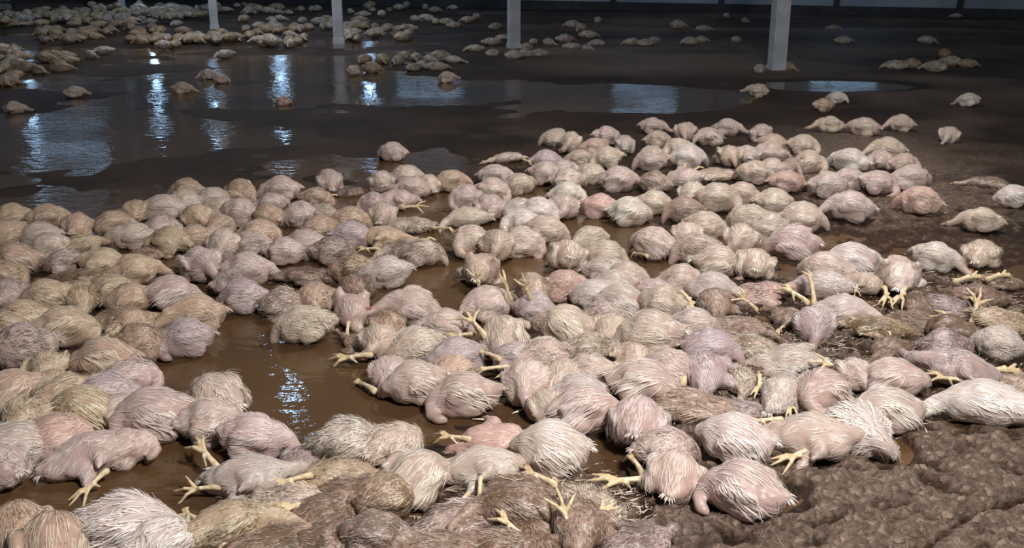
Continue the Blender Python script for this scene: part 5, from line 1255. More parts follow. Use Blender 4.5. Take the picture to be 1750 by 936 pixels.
('T', 12, -0.41, 2.635, -0.002, 358, -14, 6, 0.87, 0, 'p', 7, 1, 'dead chickens of the front heap', 'mud-caked hunched pink-skinned chicken at the bottom edge, muddy litter', ()),
('D', 0, -0.555, 2.663, 0.005, 189, 5, 3, 0.81, 1, 'b', 7, 1, 'dead chickens of the front heap', 'mud-caked flattened brown chicken at the bottom edge, muddy litter, left of two', ()),
('D', 0, -0.697, 2.639, 0.001, 23, -3, 1, 0.93, 1, 'b', 7, 1, 'dead chickens of the front heap', 'mud-caked flattened brown chicken at the bottom edge by dark water', ()),
('S', 16, -0.098, 3.049, 0.008, 7, 1, -5, 0.9, 0, 'g', 2, 1, 'dead chickens of the front heap', 'sideways greyish chicken below the brown channel', ()),
('S', 12, -0.062, 3.281, -0.006, 350, 16, -7, 0.87, 1, 'r', 2, 1, 'dead chickens of the front heap', 'sideways red-patched chicken below the brown channel', (((-0.154, 3.243, 0.077), (-0.257, 3.293, 0.065), 'half'),)),
('W', 5, 0.132, 3.129, 0.016, 180, -10, 0, 1.01, 0, 'w', 0, 1, 'dead chickens of the front heap', 'quill-streaked white chicken below the channel, white-quilled side', ()),
('D', 11, -0.162, 2.76, 0.006, 31, 5, 0, 0.93, 0, 'p', 6, 1, 'dead chickens of the front heap', 'mud-caked flattened pink-skinned chicken in the bottom mud', ()),
('D', 6, 0.042, 2.933, 0.006, 352, 3, 4, 0.93, 1, 'b', 6, 1, 'dead chickens of the front heap', 'mud-caked flattened brown chicken among bare claws at the bottom, left of two', (((0.132, 2.925, 0.081), (0.025, 3.01, 0.089), 'half'),)),
('S', 9, 0.007, 2.765, 0.018, 178, 12, -1, 0.87, 0, 'b', 6, 1, 'dead chickens of the front heap', 'mud-caked sideways brown chicken among bare claws at the bottom', (((0.103, 2.791, 0.083), (-0.013, 2.751, 0.071), 'half'), ((0.04, 2.628, 0.063), (-0.026, 2.68, 0.094), 'half'))),
('S', 18, 0.201, 2.683, 0.017, 93, 1, 0, 0.87, 0, 'b', 6, 1, 'dead chickens of the front heap', 'mud-caked sideways brown chicken at the bottom mud edge', (((0.177, 2.615, 0.079), (0.161, 2.652, 0.123), 'spread'), ((0.217, 2.658, 0.077), (0.255, 2.706, 0.098), 'half'))),
('D', 4, 0.241, 2.841, 0.006, 263, -9, -6, 0.93, 0, 'c', 6, 1, 'dead chickens of the front heap', 'mud-caked flattened cream chicken at the bottom mud edge', ()),
('D', 1, -0.079, 2.617, 0.003, 352, 5, -11, 0.87, 1, 'b', 6, 1, 'dead chickens of the front heap', 'mud-caked flattened brown chicken in the bottom mud', ()),
('D', 2, 0.071, 2.646, 0.007, 121, 11, 0, 0.87, 1, 'b', 7, 1, 'dead chickens of the front heap', 'mud-caked flattened brown chicken among bare claws at the bottom, right of two', ()),
('D', 6, -0.245, 2.614, 0.003, 358, 2, -2, 0.87, 0, 'b', 6, 1, 'dead chickens of the front heap', 'mud-caked flattened brown chicken at the bottom edge, muddy litter, right of two', ()),
('W', 2, 0.519, 2.981, 0.026, 72, 12, -9, 0.87, 0, 'p', 1, 1, 'dead chickens of the front heap', 'quill-streaked pink-skinned chicken on the front mud', ()),
('T', 15, 0.519, 3.14, 0.012, 1, 0, 4, 0.87, 0, 'p', 5, 1, 'dead chickens of the front heap', 'mud-streaked hunched pink-skinned chicken on the front mud', ()),
('W', 13, 0.767, 3.183, 0.029, 167, -1, -2, 0.95, 0, 'w', 0, 1, 'dead chickens of the front heap', 'quill-streaked white chicken on the front mud, right', ()),
('W', 10, 0.732, 2.841, 0.032, 148, -1, 2, 1.04, 1, 'p', 0, 1, 'dead chickens of the front heap', 'quill-streaked pink-skinned chicken on the front mud, right', ()),
('D', 10, 0.369, 2.659, 0.008, 14, 4, 2, 0.81, 0, 'l', 7, 1, 'dead chickens of the front heap', 'mud-caked flattened mauve-bruised chicken at the bottom mud edge', ()),
('N', 0, -5.106, 12.017, -0.001, 24, -2, -3, 0.87, 1, 'c', 2, 0, 'dead chickens scattered on the far floor', 'outstretched cream chicken on the open water, far left', ()),
('N', 11, -3.983, 12.433, -0.007, 26, 8, 2, 0.87, 1, 'f', 2, 0, 'dead chickens scattered on the far floor', 'outstretched fawn chicken on the open water by the glints', ()),
('N', 14, -5.295, 10.905, -0.01, 21, -32, 2, 0.87, 1, 'p', 4, 0, 'dead chickens scattered on the far floor', 'mud-streaked outstretched pink-skinned chicken on the open water, far left', ()),
('N', 12, -4.031, 13.716, -0.009, 188, 12, 2, 0.81, 1, 'c', 3, 0, 'dead chickens scattered on the far floor', 'outstretched cream chicken on the water below the fourth post', ()),
('T', 3, -3.747, 13.304, -0.005, 8, -13, 1, 0.81, 0, 'p', 3, 0, 'dead chickens scattered on the far floor', 'hunched pink-skinned chicken on the water below the fourth post', ()),
('T', 2, -2.558, 11.47, -0.014, 4, -8, -5, 0.7, 1, 'r', 5, 0, 'dead chickens scattered on the far floor', 'small mud-streaked hunched red-patched chicken on the water below the fourth post', ()),
('T', 17, -6.402, 13.245, -0.006, 316, 3, 4, 0.87, 1, 'f', 4, 0, 'dead chickens scattered on the far floor', 'mud-streaked hunched fawn chicken in the small far heap, left edge, right of two', ()),
('T', 11, -6.391, 13.004, -0.007, 295, -4, -5, 0.87, 0, 'f', 4, 0, 'dead chickens scattered on the far floor', 'mud-streaked hunched fawn chicken in the small far heap, left edge, left of two', ()),
('T', 18, -2.143, 14.147, -0.011, 93, -18, 4, 0.87, 1, 'c', 3, 0, 'dead chickens scattered on the far floor', 'hunched cream chicken in the far string on the water', ()),
('N', 19, -0.839, 13.392, -0.01, 358, -2, -11, 0.87, 1, 'c', 3, 0, 'dead chickens scattered on the far floor', 'outstretched cream chicken in the far string, right end', ()),
('N', 12, 2.897, 12.178, -0.001, 158, -14, -8, 0.87, 1, 'c', 1, 0, 'dead chickens scattered on the far floor', 'outstretched cream chicken alone in front of the nearest post', ()),
('T', 15, 3.644, 11.519, 0.011, 336, 11, -5, 0.84, 1, 'w', 2, 0, 'dead chickens scattered on the far floor', 'hunched white chicken in the pair by the far puddle', ()),
('T', 9, 3.336, 10.997, -0.001, 357, 9, 1, 0.87, 1, 'f', 3, 0, 'dead chickens scattered on the far floor', 'hunched fawn chicken in the pair by the far puddle', ()),
('N', 13, 5.016, 11.259, 0.013, 151, 0, 9, 0.87, 0, 'w', 1, 0, 'dead chickens scattered on the far floor', 'outstretched white chicken alone on the far right mud', ()),
('N', 14, 3.926, 9.144, 0.012, 242, -5, 4, 0.87, 1, 'c', 2, 0, 'dead chickens scattered on the far floor', 'outstretched cream chicken alone behind the right tip', ()),
]
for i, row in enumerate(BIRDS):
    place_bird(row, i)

# ------------------------------------------------------------------ the distant rest of the flock, past counting, as one mass
FAR = [(-7.5, 15.87, -0.01, 188, 1.0, 'f', 4.0),
    (-8.0, 16.48, -0.01, 166, 1.0, 'f', 4.0),
    (-6.81, 15.83, -0.01, 195, 1.0, 'f', 4.0),
    (-6.3, 14.48, -0.01, 12, 1.0, 'f', 5.0),
    (-6.52, 14.26, -0.01, 320, 1.0, 'f', 5.0),
    (-6.82, 14.51, -0.01, 199, 1.0, 'f', 5.0),
    (-7.11, 14.54, -0.01, 264, 1.0, 'f', 4.0),
    (-1.96, 14.41, -0.01, 355, 0.94, 'f', 4.0),
    (-2.21, 15.61, -0.01, 234, 0.94, 'f', 5.0),
    (-1.93, 15.56, -0.01, 269, 1.0, 'y', 4.0),
    (-1.69, 15.44, -0.01, 251, 1.0, 'c', 3.0),
    (-1.68, 16.18, -0.01, 224, 0.94, 'c', 4.0),
    (-1.47, 15.94, -0.01, 260, 0.94, 'c', 4.0),
    (-1.23, 15.61, -0.01, 300, 1.0, 'c', 3.0),
    (-1.1, 15.9, -0.01, 176, 1.0, 'c', 4.0),
    (-0.88, 15.6, -0.01, 324, 1.0, 'c', 3.0),
    (-1.39, 14.63, -0.01, 58, 1.0, 'c', 3.0),
    (-1.3, 15.03, -0.01, 86, 0.87, 'c', 3.0),
    (-1.08, 14.66, -0.01, 357, 1.0, 'c', 3.0),
    (-0.61, 17.3, -0.01, 186, 1.0, 'c', 3.0),
    (-0.31, 16.54, -0.01, 61, 1.0, 'c', 3.0),
    (0.02, 16.14, -0.01, 4, 1.0, 'c', 3.0),
    (0.21, 16.43, -0.01, 326, 0.94, 'g', 5.0),
    (0.38, 18.44, -0.01, 78, 1.0, 'c', 3.0),
    (0.43, 16.49, -0.01, 7, 1.0, 'c', 3.0),
    (0.64, 18.29, -0.01, 295, 1.0, 'c', 4.0),
    (0.24, 17.44, -0.01, 43, 0.94, 'c', 4.0),
    (1.0, 17.57, -0.01, 355, 1.13, 'p', 3.0),
    (1.43, 19.75, -0.01, 346, 1.0, 'c', 3.0),
    (1.26, 17.42, -0.01, 289, 0.94, 'p', 4.0),
    (1.49, 18.17, -0.01, 151, 1.0, 'p', 4.0),
    (0.95, 18.87, -0.01, 1, 0.94, 'p', 4.0),
    (2.11, 18.3, -0.01, 172, 1.0, 'c', 2.0),
    (2.31, 18.16, -0.01, 4, 1.0, 'c', 2.0),
    (2.54, 18.64, -0.01, 220, 0.94, 'c', 4.0),
    (1.9, 23.33, -0.01, 87, 1.0, 'c', 2.0),
    (-0.34, 21.6, -0.01, 21, 1.0, 'c', 2.0),
    (3.88, 21.25, -0.01, 331, 1.0, 'c', 3.0),
    (3.14, 18.39, -0.01, 177, 1.0, 'c', 2.0),
    (3.39, 18.77, -0.01, 346, 0.87, 'c', 3.0),
    (4.02, 18.77, -0.01, 79, 1.0, 'c', 3.0),
    (5.89, 18.6, -0.01, 345, 1.0, 'c', 3.0),
    (7.37, 18.6, -0.01, 329, 1.0, 'c', 3.0),
    (6.76, 16.28, -0.01, 75, 0.94, 'f', 5.0),
    (5.47, 14.78, -0.01, 168, 1.0, 'c', 3.0),
    (5.74, 14.94, -0.01, 338, 0.9, 'f', 4.0),
    (5.92, 14.52, -0.01, 128, 1.06, 'c', 2.0),
    (6.45, 15.24, -0.01, 135, 1.0, 'c', 3.0),
    (6.59, 15.04, -0.01, 336, 0.87, 'f', 5.0),
    (3.41, 14.28, -0.01, 83, 1.0, 'c', 2.0),
    (3.87, 14.55, -0.01, 286, 1.0, 'f', 5.0),
    (-11.1, 24.12, 0.1, 58, 0.92, 'c', 2),
    (-11.5, 23.75, 0.02, 254, 0.89, 'c', 4),
    (-10.46, 23.23, 0.02, 282, 1.04, 'y', 2),
    (-10.59, 22.82, 0.12, 224, 1.0, 'y', 2),
    (-11.48, 25.99, 0.12, 44, 0.87, 'y', 2),
    (-10.68, 24.15, 0.07, 321, 1.04, 'y', 3),
    (-10.74, 23.35, 0.15, 298, 1.09, 'c', 2),
    (-11.31, 23.68, 0.09, 6, 1.09, 'y', 2),
    (-10.87, 23.2, 0.13, 60, 0.91, 'y', 2),
    (-11.93, 24.89, 0.04, 271, 0.87, 'y', 3),
    (-10.64, 24.04, 0.03, 246, 0.89, 'y', 4),
    (-10.63, 23.19, 0.05, 199, 1.09, 'y', 2),
    (-10.45, 22.52, 0.05, 76, 0.86, 'c', 4),
    (-11.11, 23.22, 0.12, 307, 0.95, 'g', 4),
    (-10.89, 23.63, 0.06, 141, 0.92, 'c', 2),
    (-10.99, 23.43, 0.01, 46, 1.01, 'y', 4),
    (-10.56, 22.81, 0.02, 340, 0.95, 'y', 3),
    (-11.58, 23.61, 0.12, 332, 0.96, 'g', 3),
    (-11.07, 24.91, 0.07, 99, 1.04, 'g', 4),
    (-10.11, 23.44, 0.12, 268, 0.95, 'y', 3),
    (-10.38, 22.29, 0.1, 158, 1.08, 'g', 4),
    (-10.2, 23.1, 0.12, 108, 1.08, 'y', 4),
    (-9.86, 23.21, 0.1, 65, 0.92, 'c', 4),
    (-10.41, 23.51, 0.09, 192, 0.87, 'g', 2),
    (-10.3, 22.32, 0.03, 230, 1.04, 'c', 3),
    (-10.55, 21.87, 0.04, 2, 0.88, 'y', 2),
    (-9.74, 23.0, 0.13, 130, 1.01, 'c', 4),
    (-10.51, 23.73, 0.11, 198, 0.98, 'y', 2),
    (-10.83, 24.17, 0.11, 166, 0.97, 'c', 3),
    (-11.78, 24.67, 0.09, 285, 1.05, 'y', 4),
    (-9.58, 22.43, 0.1, 329, 1.02, 'g', 4),
    (-10.62, 22.91, 0.08, 130, 0.94, 'c', 2),
    (-10.39, 22.96, 0.12, 149, 0.93, 'c', 4),
    (-10.32, 23.87, 0.06, 88, 1.09, 'g', 4),
    (-10.58, 22.83, 0.1, 52, 1.02, 'g', 3),
    (-10.8, 23.37, 0.05, 283, 0.96, 'g', 2),
    (-10.29, 23.62, 0.07, 226, 1.02, 'y', 4),
    (-10.04, 23.01, 0.12, 306, 1.1, 'y', 3),
    (-10.13, 23.24, 0.04, 24, 0.97, 'g', 3),
    (-10.14, 23.3, 0.07, 70, 0.89, 'y', 4),
    (-9.66, 23.45, 0.07, 102, 1.03, 'y', 3),
    (-8.46, 21.55, 0.05, 29, 1.03, 'y', 3),
    (-9.74, 22.42, 0.09, 265, 0.91, 'y', 4),
    (-10.98, 24.94, 0.05, 286, 1.05, 'g', 3),
    (-10.14, 23.78, 0.03, 96, 0.94, 'y', 4),
    (-11.7, 26.06, 0.05, 196, 1.03, 'y', 2),
    (-10.15, 23.27, 0.05, 259, 1.09, 'g', 3),
    (-10.05, 24.05, 0.11, 15, 0.86, 'c', 4),
    (-10.26, 23.89, 0.15, 345, 1.1, 'c', 4),
    (-10.73, 23.52, 0.03, 59, 1.01, 'y', 4),
    (-10.53, 23.99, 0.12, 77, 0.9, 'y', 2),
    (-8.83, 21.37, 0.1, 286, 0.97, 'y', 3),
    (-10.39, 22.63, 0.09, 239, 0.86, 'g', 3),
    (-10.06, 23.83, 0.14, 137, 1.04, 'y', 4),
    (-10.02, 22.25, 0.02, 137, 0.96, 'y', 3),
    (-10.52, 24.34, 0.07, 247, 1.06, 'c', 4),
    (-10.28, 23.93, 0.12, 223, 1.01, 'c', 3),
    (-8.73, 22.23, 0.13, 158, 0.9, 'y', 2),
    (-10.6, 24.36, 0.08, 13, 0.88, 'y', 2),
    (-9.76, 23.42, 0.02, 349, 1.06, 'c', 3),
    (-10.38, 25.62, 0.08, 221, 0.95, 'y', 2),
    (-9.76, 23.62, 0.11, 56, 0.87, 'c', 4),
    (-10.03, 25.38, 0.12, 292, 0.98, 'c', 2),
    (-9.66, 24.23, 0.0, 32, 0.87, 'y', 3),
    (-9.9, 23.53, 0.1, 232, 1.06, 'y', 3),
    (-9.93, 23.45, 0.14, 20, 1.1, 'y', 2),
    (-9.56, 22.71, 0.15, 149, 0.87, 'y', 2),
    (-10.08, 24.75, 0.07, 162, 1.07, 'g', 3),
    (-9.27, 23.61, 0.01, 103, 1.08, 'y', 3),
    (-10.08, 23.91, 0.14, 341, 0.87, 'y', 3),
    (-9.27, 22.43, 0.04, 112, 0.85, 'y', 2),
    (-10.08, 23.25, 0.08, 155, 0.87, 'y', 4),
    (-10.26, 24.72, 0.05, 4, 0.91, 'g', 3),
    (-11.03, 25.95, 0.1, 264, 1.0, 'y', 4),
    (-10.65, 25.31, 0.01, 27, 1.09, 'y', 3),
    (-9.61, 22.98, 0.06, 91, 0.93, 'c', 4),
    (-9.49, 23.08, 0.05, 68, 0.96, 'y', 2),
    (-9.01, 23.78, 0.09, 257, 1.0, 'y', 2),
    (-10.17, 25.97, 0.12, 66, 1.09, 'y', 2),
    (-10.29, 25.3, 0.05, 120, 0.95, 'y', 4),
    (-10.48, 25.36, 0.1, 251, 0.97, 'y', 4),
    (-9.3, 23.02, 0.0, 291, 1.06, 'y', 2),
    (-9.37, 22.16, 0.14, 271, 1.0, 'c', 2),
    (-9.1, 23.49, 0.03, 254, 0.93, 'y', 4),
    (-10.59, 26.65, 0.16, 58, 0.89, 'y', 3),
    (-9.47, 23.99, 0.02, 231, 0.91, 'c', 3),
    (-10.28, 25.4, 0.07, 17, 1.04, 'c', 2),
    (-9.31, 23.61, 0.1, 290, 0.87, 'c', 3),
    (-9.15, 23.23, 0.03, 18, 0.95, 'g', 2),
    (-8.42, 22.68, 0.09, 322, 0.86, 'g', 3),
    (-10.27, 26.31, 0.05, 337, 0.86, 'y', 2),
    (-8.57, 22.26, 0.1, 82, 1.09, 'g', 4),
    (-8.88, 24.23, 0.08, 34, 1.08, 'y', 4),
    (-9.87, 24.38, 0.05, 263, 1.03, 'y', 2),
    (-10.25, 23.89, 0.12, 169, 0.99, 'g', 2),
    (-9.83, 25.06, 0.09, 342, 1.07, 'c', 3),
    (-9.25, 23.72, 0.04, 242, 0.93, 'g', 3),
    (-8.62, 23.13, 0.08, 11, 0.87, 'g', 4),
    (-9.31, 23.49, 0.1, 268, 1.0, 'y', 2),
    (-8.67, 24.22, 0.09, 170, 0.91, 'y', 3),
    (-9.28, 23.95, 0.08, 75, 0.96, 'y', 3),
    (-8.27, 24.28, 0.08, 321, 0.97, 'g', 3),
    (-9.56, 24.44, 0.12, 28, 0.9, 'y', 2),
    (-10.29, 26.42, 0.12, 121, 0.89, 'g', 3),
    (-8.74, 23.42, -0.0, 344, 1.0, 'g', 4),
    (-9.16, 23.59, 0.11, 197, 1.09, 'c', 4),
    (-9.13, 24.75, 0.14, 223, 1.0, 'y', 2),
    (-8.89, 23.26, 0.13, 151, 1.09, 'g', 4),
    (-9.45, 24.4, 0.14, 120, 0.85, 'y', 2),
    (-8.5, 24.49, 0.12, 217, 0.99, 'g', 3),
    (-9.39, 24.26, 0.07, 115, 0.92, 'g', 2),
    (-9.59, 24.9, 0.03, 179, 0.95, 'y', 2),
    (-10.32, 25.01, 0.08, 151, 1.0, 'y', 4),
    (-9.03, 23.09, 0.03, 22, 0.9, 'y', 2),
    (-8.73, 24.03, 0.13, 330, 0.85, 'g', 3),
    (-9.07, 25.51, 0.07, 94, 0.91, 'y', 3),
    (-8.82, 23.92, 0.09, 356, 0.91, 'c', 2),
    (-8.78, 24.35, 0.05, 335, 1.08, 'c', 4),
    (-8.14, 22.3, 0.04, 341, 0.97, 'y', 2),
    (-8.23, 21.84, 0.07, 191, 0.95, 'g', 3),
    (-10.09, 26.63, 0.09, 14, 1.09, 'y', 4),
    (-9.04, 24.62, 0.03, 57, 1.06, 'y', 4),
    (-9.13, 24.91, 0.09, 86, 0.86, 'c', 3),
    (-8.67, 24.9, 0.02, 63, 0.87, 'c', 2),
    (-8.82, 23.77, 0.05, 66, 1.0, 'y', 2),
    (-8.67, 25.22, 0.06, 135, 0.92, 'g', 2),
    (-9.24, 26.11, 0.1, 20, 1.08, 'y', 2),
    (-7.87, 23.59, 0.12, 206, 1.04, 'g', 3),
    (-8.75, 23.44, 0.04, 206, 1.04, 'y', 3),
    (-8.98, 24.62, 0.07, 186, 1.0, 'y', 3),
    (-9.46, 25.5, 0.06, 163, 0.96, 'c', 3),
    (-9.49, 25.42, 0.07, 223, 0.94, 'y', 3),
    (-9.1, 24.78, 0.06, 194, 1.05, 'y', 3),
    (-9.05, 25.87, 0.12, 144, 0.94, 'y', 2),
    (-8.87, 25.05, 0.08, 13, 0.94, 'g', 3),
    (-7.99, 23.72, 0.11, 156, 0.94, 'g', 4),
    (-9.45, 26.17, -0.0, 76, 0.99, 'y', 4),
    (-9.15, 25.97, 0.11, 17, 0.97, 'c', 2),
    (-8.57, 25.13, 0.1, 348, 0.96, 'y', 2),
    (-9.0, 25.02, 0.08, 299, 1.1, 'y', 4),
    (-8.97, 26.67, 0.03, 305, 1.05, 'y', 3),
    (-7.93, 24.29, 0.02, 106, 0.95, 'y', 2),
    (-7.92, 23.04, 0.01, 195, 1.02, 'g', 4),
    (-8.51, 25.39, 0.06, 256, 0.95, 'g', 3),
    (-9.89, 26.46, 0.13, 125, 0.99, 'y', 3),
    (-8.1, 22.4, 0.09, 7, 0.85, 'c', 3),
    (-8.87, 24.86, 0.05, 203, 0.87, 'y', 3),
    (-10.02, 25.84, 0.1, 122, 1.01, 'c', 2),
    (-9.53, 26.94, 0.09, 166, 1.08, 'g', 4),
    (-7.95, 23.47, 0.1, 289, 0.88, 'c', 4),
    (-7.51, 23.18, 0.1, 183, 1.01, 'g', 3),
    (-8.0, 24.2, -0.0, 47, 0.88, 'c', 4),
    (-7.49, 22.94, 0.1, 286, 1.1, 'y', 2),
    (-7.84, 24.56, 0.12, 236, 0.86, 'c', 4),
    (-9.09, 25.57, 0.1, 159, 0.93, 'c', 2),
    (-7.85, 25.42, 0.01, 229, 0.86, 'y', 2),
    (-7.17, 22.45, 0.01, 237, 1.09, 'g', 4),
    (-9.49, 26.93, 0.14, 290, 0.99, 'g', 2),
    (-8.49, 25.56, 0.02, 267, 1.03, 'c', 4),
    (-8.23, 25.95, 0.04, 83, 0.98, 'c', 4),
    (-8.35, 25.64, 0.09, 306, 1.04, 'g', 4),
    (-8.39, 23.84, 0.02, 149, 0.89, 'g', 3),
    (-8.37, 25.46, 0.12, 131, 0.87, 'g', 2),
    (-8.23, 26.1, 0.1, 150, 1.01, 'y', 3),
    (-8.35, 26.25, 0.12, 17, 0.87, 'y', 4),
    (-7.94, 23.69, 0.11, 89, 1.02, 'c', 3),
    (-8.86, 25.8, 0.05, 348, 1.03, 'c', 2),
    (-8.27, 24.9, -0.0, 314, 1.09, 'g', 3),
    (-7.88, 24.37, 0.02, 96, 0.86, 'c', 4),
    (-7.28, 23.07, 0.1, 106, 0.88, 'g', 4),
    (-8.16, 25.03, 0.08, 2, 0.91, 'y', 3),
    (-8.47, 26.69, 0.01, 299, 0.89, 'y', 2),
    (-8.62, 26.2, 0.05, 200, 0.99, 'y', 2),
    (-7.82, 24.68, 0.06, 120, 1.1, 'y', 2),
    (-8.59, 26.75, 0.11, 11, 0.9, 'g', 2),
    (-8.73, 27.09, 0.11, 224, 1.06, 'g', 4),
    (-7.28, 23.63, 0.13, 24, 0.89, 'c', 4),
    (-9.42, 28.3, 0.03, 186, 0.91, 'y', 3),
    (-7.81, 25.44, 0.1, 23, 1.02, 'g', 2),
    (-7.88, 25.68, 0.09, 313, 1.06, 'c', 2),
    (-8.1, 25.2, 0.09, 100, 1.04, 'g', 2),
    (-7.84, 23.55, 0.12, 321, 1.03, 'c', 3),
    (-7.71, 24.62, 0.1, 3, 1.0, 'g', 4),
    (-8.28, 25.32, 0.13, 348, 1.04, 'g', 3),
    (-8.04, 25.42, 0.05, 51, 0.9, 'g', 4),
    (-8.24, 24.96, 0.11, 80, 0.94, 'y', 3),
    (-8.49, 25.78, 0.04, 103, 0.86, 'y', 3),
    (-8.72, 26.28, 0.05, 278, 1.08, 'y', 2),
    (-7.7, 24.15, 0.08, 241, 0.96, 'c', 3),
    (-9.01, 25.96, 0.02, 18, 1.08, 'c', 3),
    (-7.68, 25.72, 0.05, 304, 1.09, 'y', 4),
    (-6.97, 23.84, 0.12, 47, 0.96, 'y', 2),
    (-7.66, 24.76, 0.02, 291, 1.09, 'g', 2),
    (-7.37, 26.32, 0.05, 264, 1.03, 'y', 4),
    (-7.82, 24.96, 0.05, 2, 1.07, 'y', 3),
    (-7.25, 24.41, 0.11, 140, 0.94, 'y', 4),
    (-8.07, 26.04, 0.06, 60, 1.09, 'y', 3),
    (-7.47, 24.06, 0.11, 284, 0.97, 'c', 4),
    (-7.46, 25.86, 0.09, 354, 0.99, 'g', 2),
    (-7.73, 25.96, 0.1, 290, 1.02, 'y', 3),
    (-7.65, 25.18, 0.04, 44, 0.96, 'y', 3),
    (-7.26, 24.54, 0.04, 214, 0.86, 'y', 3),
    (-7.73, 27.08, 0.12, 68, 0.95, 'g', 3),
    (-7.76, 25.23, 0.08, 251, 0.95, 'y', 4),
    (-7.96, 25.31, 0.07, 331, 1.0, 'c', 3),
    (-7.27, 24.31, 0.06, 241, 1.08, 'y', 3),
    (-7.78, 23.97, 0.07, 239, 0.98, 'c', 3),
    (-7.58, 26.05, 0.14, 247, 0.96, 'y', 4),
    (-7.32, 24.36, 0.12, 132, 0.95, 'y', 2),
    (-9.97, 22.34, 0.04, 4, 1.0, 'y', 4),
    (-11.1, 23.24, 0.02, 195, 0.99, 'y', 5),
    (-10.51, 22.21, 0.03, 104, 1.08, 'f', 4),
    (-10.62, 22.64, 0.13, 317, 1.02, 'y', 4),
    (-10.64, 23.34, 0.08, 91, 1.02, 'y', 4),
    (-11.81, 23.9, 0.13, 80, 0.91, 'f', 4),
    (-11.21, 22.5, 0.05, 188, 1.01, 'f', 4),
    (-10.96, 22.54, 0.09, 253, 0.95, 'y', 4),
    (-11.23, 22.96, 0.1, 200, 0.92, 'f', 5),
    (-10.42, 21.66, 0.12, 78, 1.0, 'y', 5),
    (-10.56, 21.78, 0.1, 21, 1.03, 'f', 5),
    (-11.2, 23.53, 0.13, 348, 0.87, 'y', 5),
    (-10.69, 23.23, 0.08, 267, 0.99, 'y', 4),
    (-11.26, 23.24, 0.03, 108, 0.98, 'y', 5),
    (-8.31, 20.33, -0.01, 135, 0.95, 'f', 5),
    (-8.07, 19.73, 0.03, 348, 1.09, 'b', 6),
    (-7.18, 20.32, -0.0, 138, 1.01, 'f', 5),
    (-8.84, 19.75, 0.02, 187, 0.94, 'f', 6),
    (-7.79, 20.11, 0.03, 314, 0.86, 'f', 5),
    (-8.83, 22.29, 0.02, 10, 0.91, 'b', 5),
    (-7.16, 20.9, 0.02, 154, 1.04, 'b', 5),
    (-8.45, 19.3, -0.01, 19, 0.89, 'b', 6),
    (-8.06, 21.22, 0.06, 277, 1.05, 'b', 6),
    (-7.1, 19.92, -0.0, 16, 0.97, 'f', 6),
    (-7.67, 21.15, 0.02, 158, 0.87, 'f', 5),
    (-7.77, 21.41, 0.06, 144, 0.96, 'f', 6),
    (-8.85, 21.21, 0.1, 37, 0.98, 'f', 5),
    (-6.82, 20.35, 0.02, 251, 1.07, 'f', 6),
    (-8.34, 20.68, 0.02, 135, 1.04, 'f', 6),
    (-9.14, 21.08, 0.02, 336, 0.99, 'f', 5),
    (-7.53, 21.06, -0.01, 323, 1.0, 'b', 5),
    (-6.3, 20.08, 0.04, 6, 0.94, 'b', 5),
    (-8.67, 19.85, 0.0, 120, 1.02, 'f', 5),
    (-7.93, 19.85, 0.03, 268, 0.95, 'f', 6),
    (-8.02, 21.19, 0.08, 159, 1.05, 'f', 5),
    (-8.3, 20.8, -0.0, 323, 1.06, 'b', 5),
    (-8.15, 19.79, 0.01, 216, 0.92, 'b', 5),
    (-9.18, 20.75, -0.0, 98, 1.07, 'f', 5),
    (-9.34, 20.78, 0.01, 257, 0.92, 'b', 6),
    (-7.84, 20.49, 0.03, 324, 0.92, 'f', 6),
    (-5.43, 18.74, 0.03, 3, 1.0, 'f', 4),
    (-5.11, 19.18, 0.02, 0, 1.0, 'f', 5),
    (-5.83, 19.46, 0.0, 307, 1.02, 'p', 5),
    (-4.99, 19.03, 0.0, 283, 1.03, 'p', 4),
    (-6.65, 19.02, -0.0, 209, 0.88, 'f', 4),
    (-5.98, 18.92, -0.01, 191, 0.93, 'f', 5),
    (-5.87, 18.64, 0.01, 131, 0.88, 'f', 4),
    (-5.47, 19.21, 0.01, 220, 0.97, 'f', 4),
    (-5.18, 19.0, 0.03, 227, 0.89, 'f', 5),
    (-5.27, 18.6, 0.03, 282, 1.07, 'p', 5),
    (-4.83, 19.28, 0.02, 97, 1.03, 'f', 4),
    (-5.61, 18.79, -0.0, 350, 1.08, 'p', 4),
    (-5.53, 19.33, -0.0, 298, 1.02, 'f', 4),
    (-5.17, 18.27, 0.04, 85, 0.9, 'f', 4),
    (-5.66, 18.62, 0.02, 282, 0.94, 'p', 5),
    (-6.29, 18.67, 0.02, 322, 0.96, 'f', 4),
    (-6.45, 18.96, -0.0, 325, 0.88, 'f', 5),
    (-5.95, 18.7, 0.03, 65, 1.06, 'f', 4),
    (-5.98, 19.52, -0.01, 60, 0.97, 'f', 5),
    (-5.55, 18.56, 0.01, 302, 0.88, 'f', 5),
    (-6.68, 18.85, 0.0, 61, 1.01, 'f', 4),
    (-6.39, 19.19, 0.01, 161, 0.89, 'f', 5),
    (-6.43, 18.96, 0.04, 334, 0.91, 'f', 4),
    (-6.99, 19.43, 0.04, 347, 0.9, 'f', 5),
    (-5.7, 18.39, 0.04, 247, 0.9, 'f', 4),
    (-6.26, 18.38, 0.03, 70, 1.05, 'f', 5),
    (-5.86, 17.55, 0.02, 21, 0.99, 'p', 5),
    (-5.03, 18.67, 0.04, 220, 0.97, 'f', 5),
    (-6.94, 20.34, 0.04, 70, 0.97, 'f', 4),
    (-5.71, 18.55, 0.04, 207, 0.96, 'p', 5),
    (-4.93, 20.24, 0.01, 314, 0.89, 'f', 4),
    (-6.35, 18.97, 0.01, 80, 0.88, 'f', 4),
    (-5.94, 18.54, 0.0, 143, 0.85, 'f', 4),
    (-8.04, 19.64, 0.04, 181, 0.88, 'f', 4),
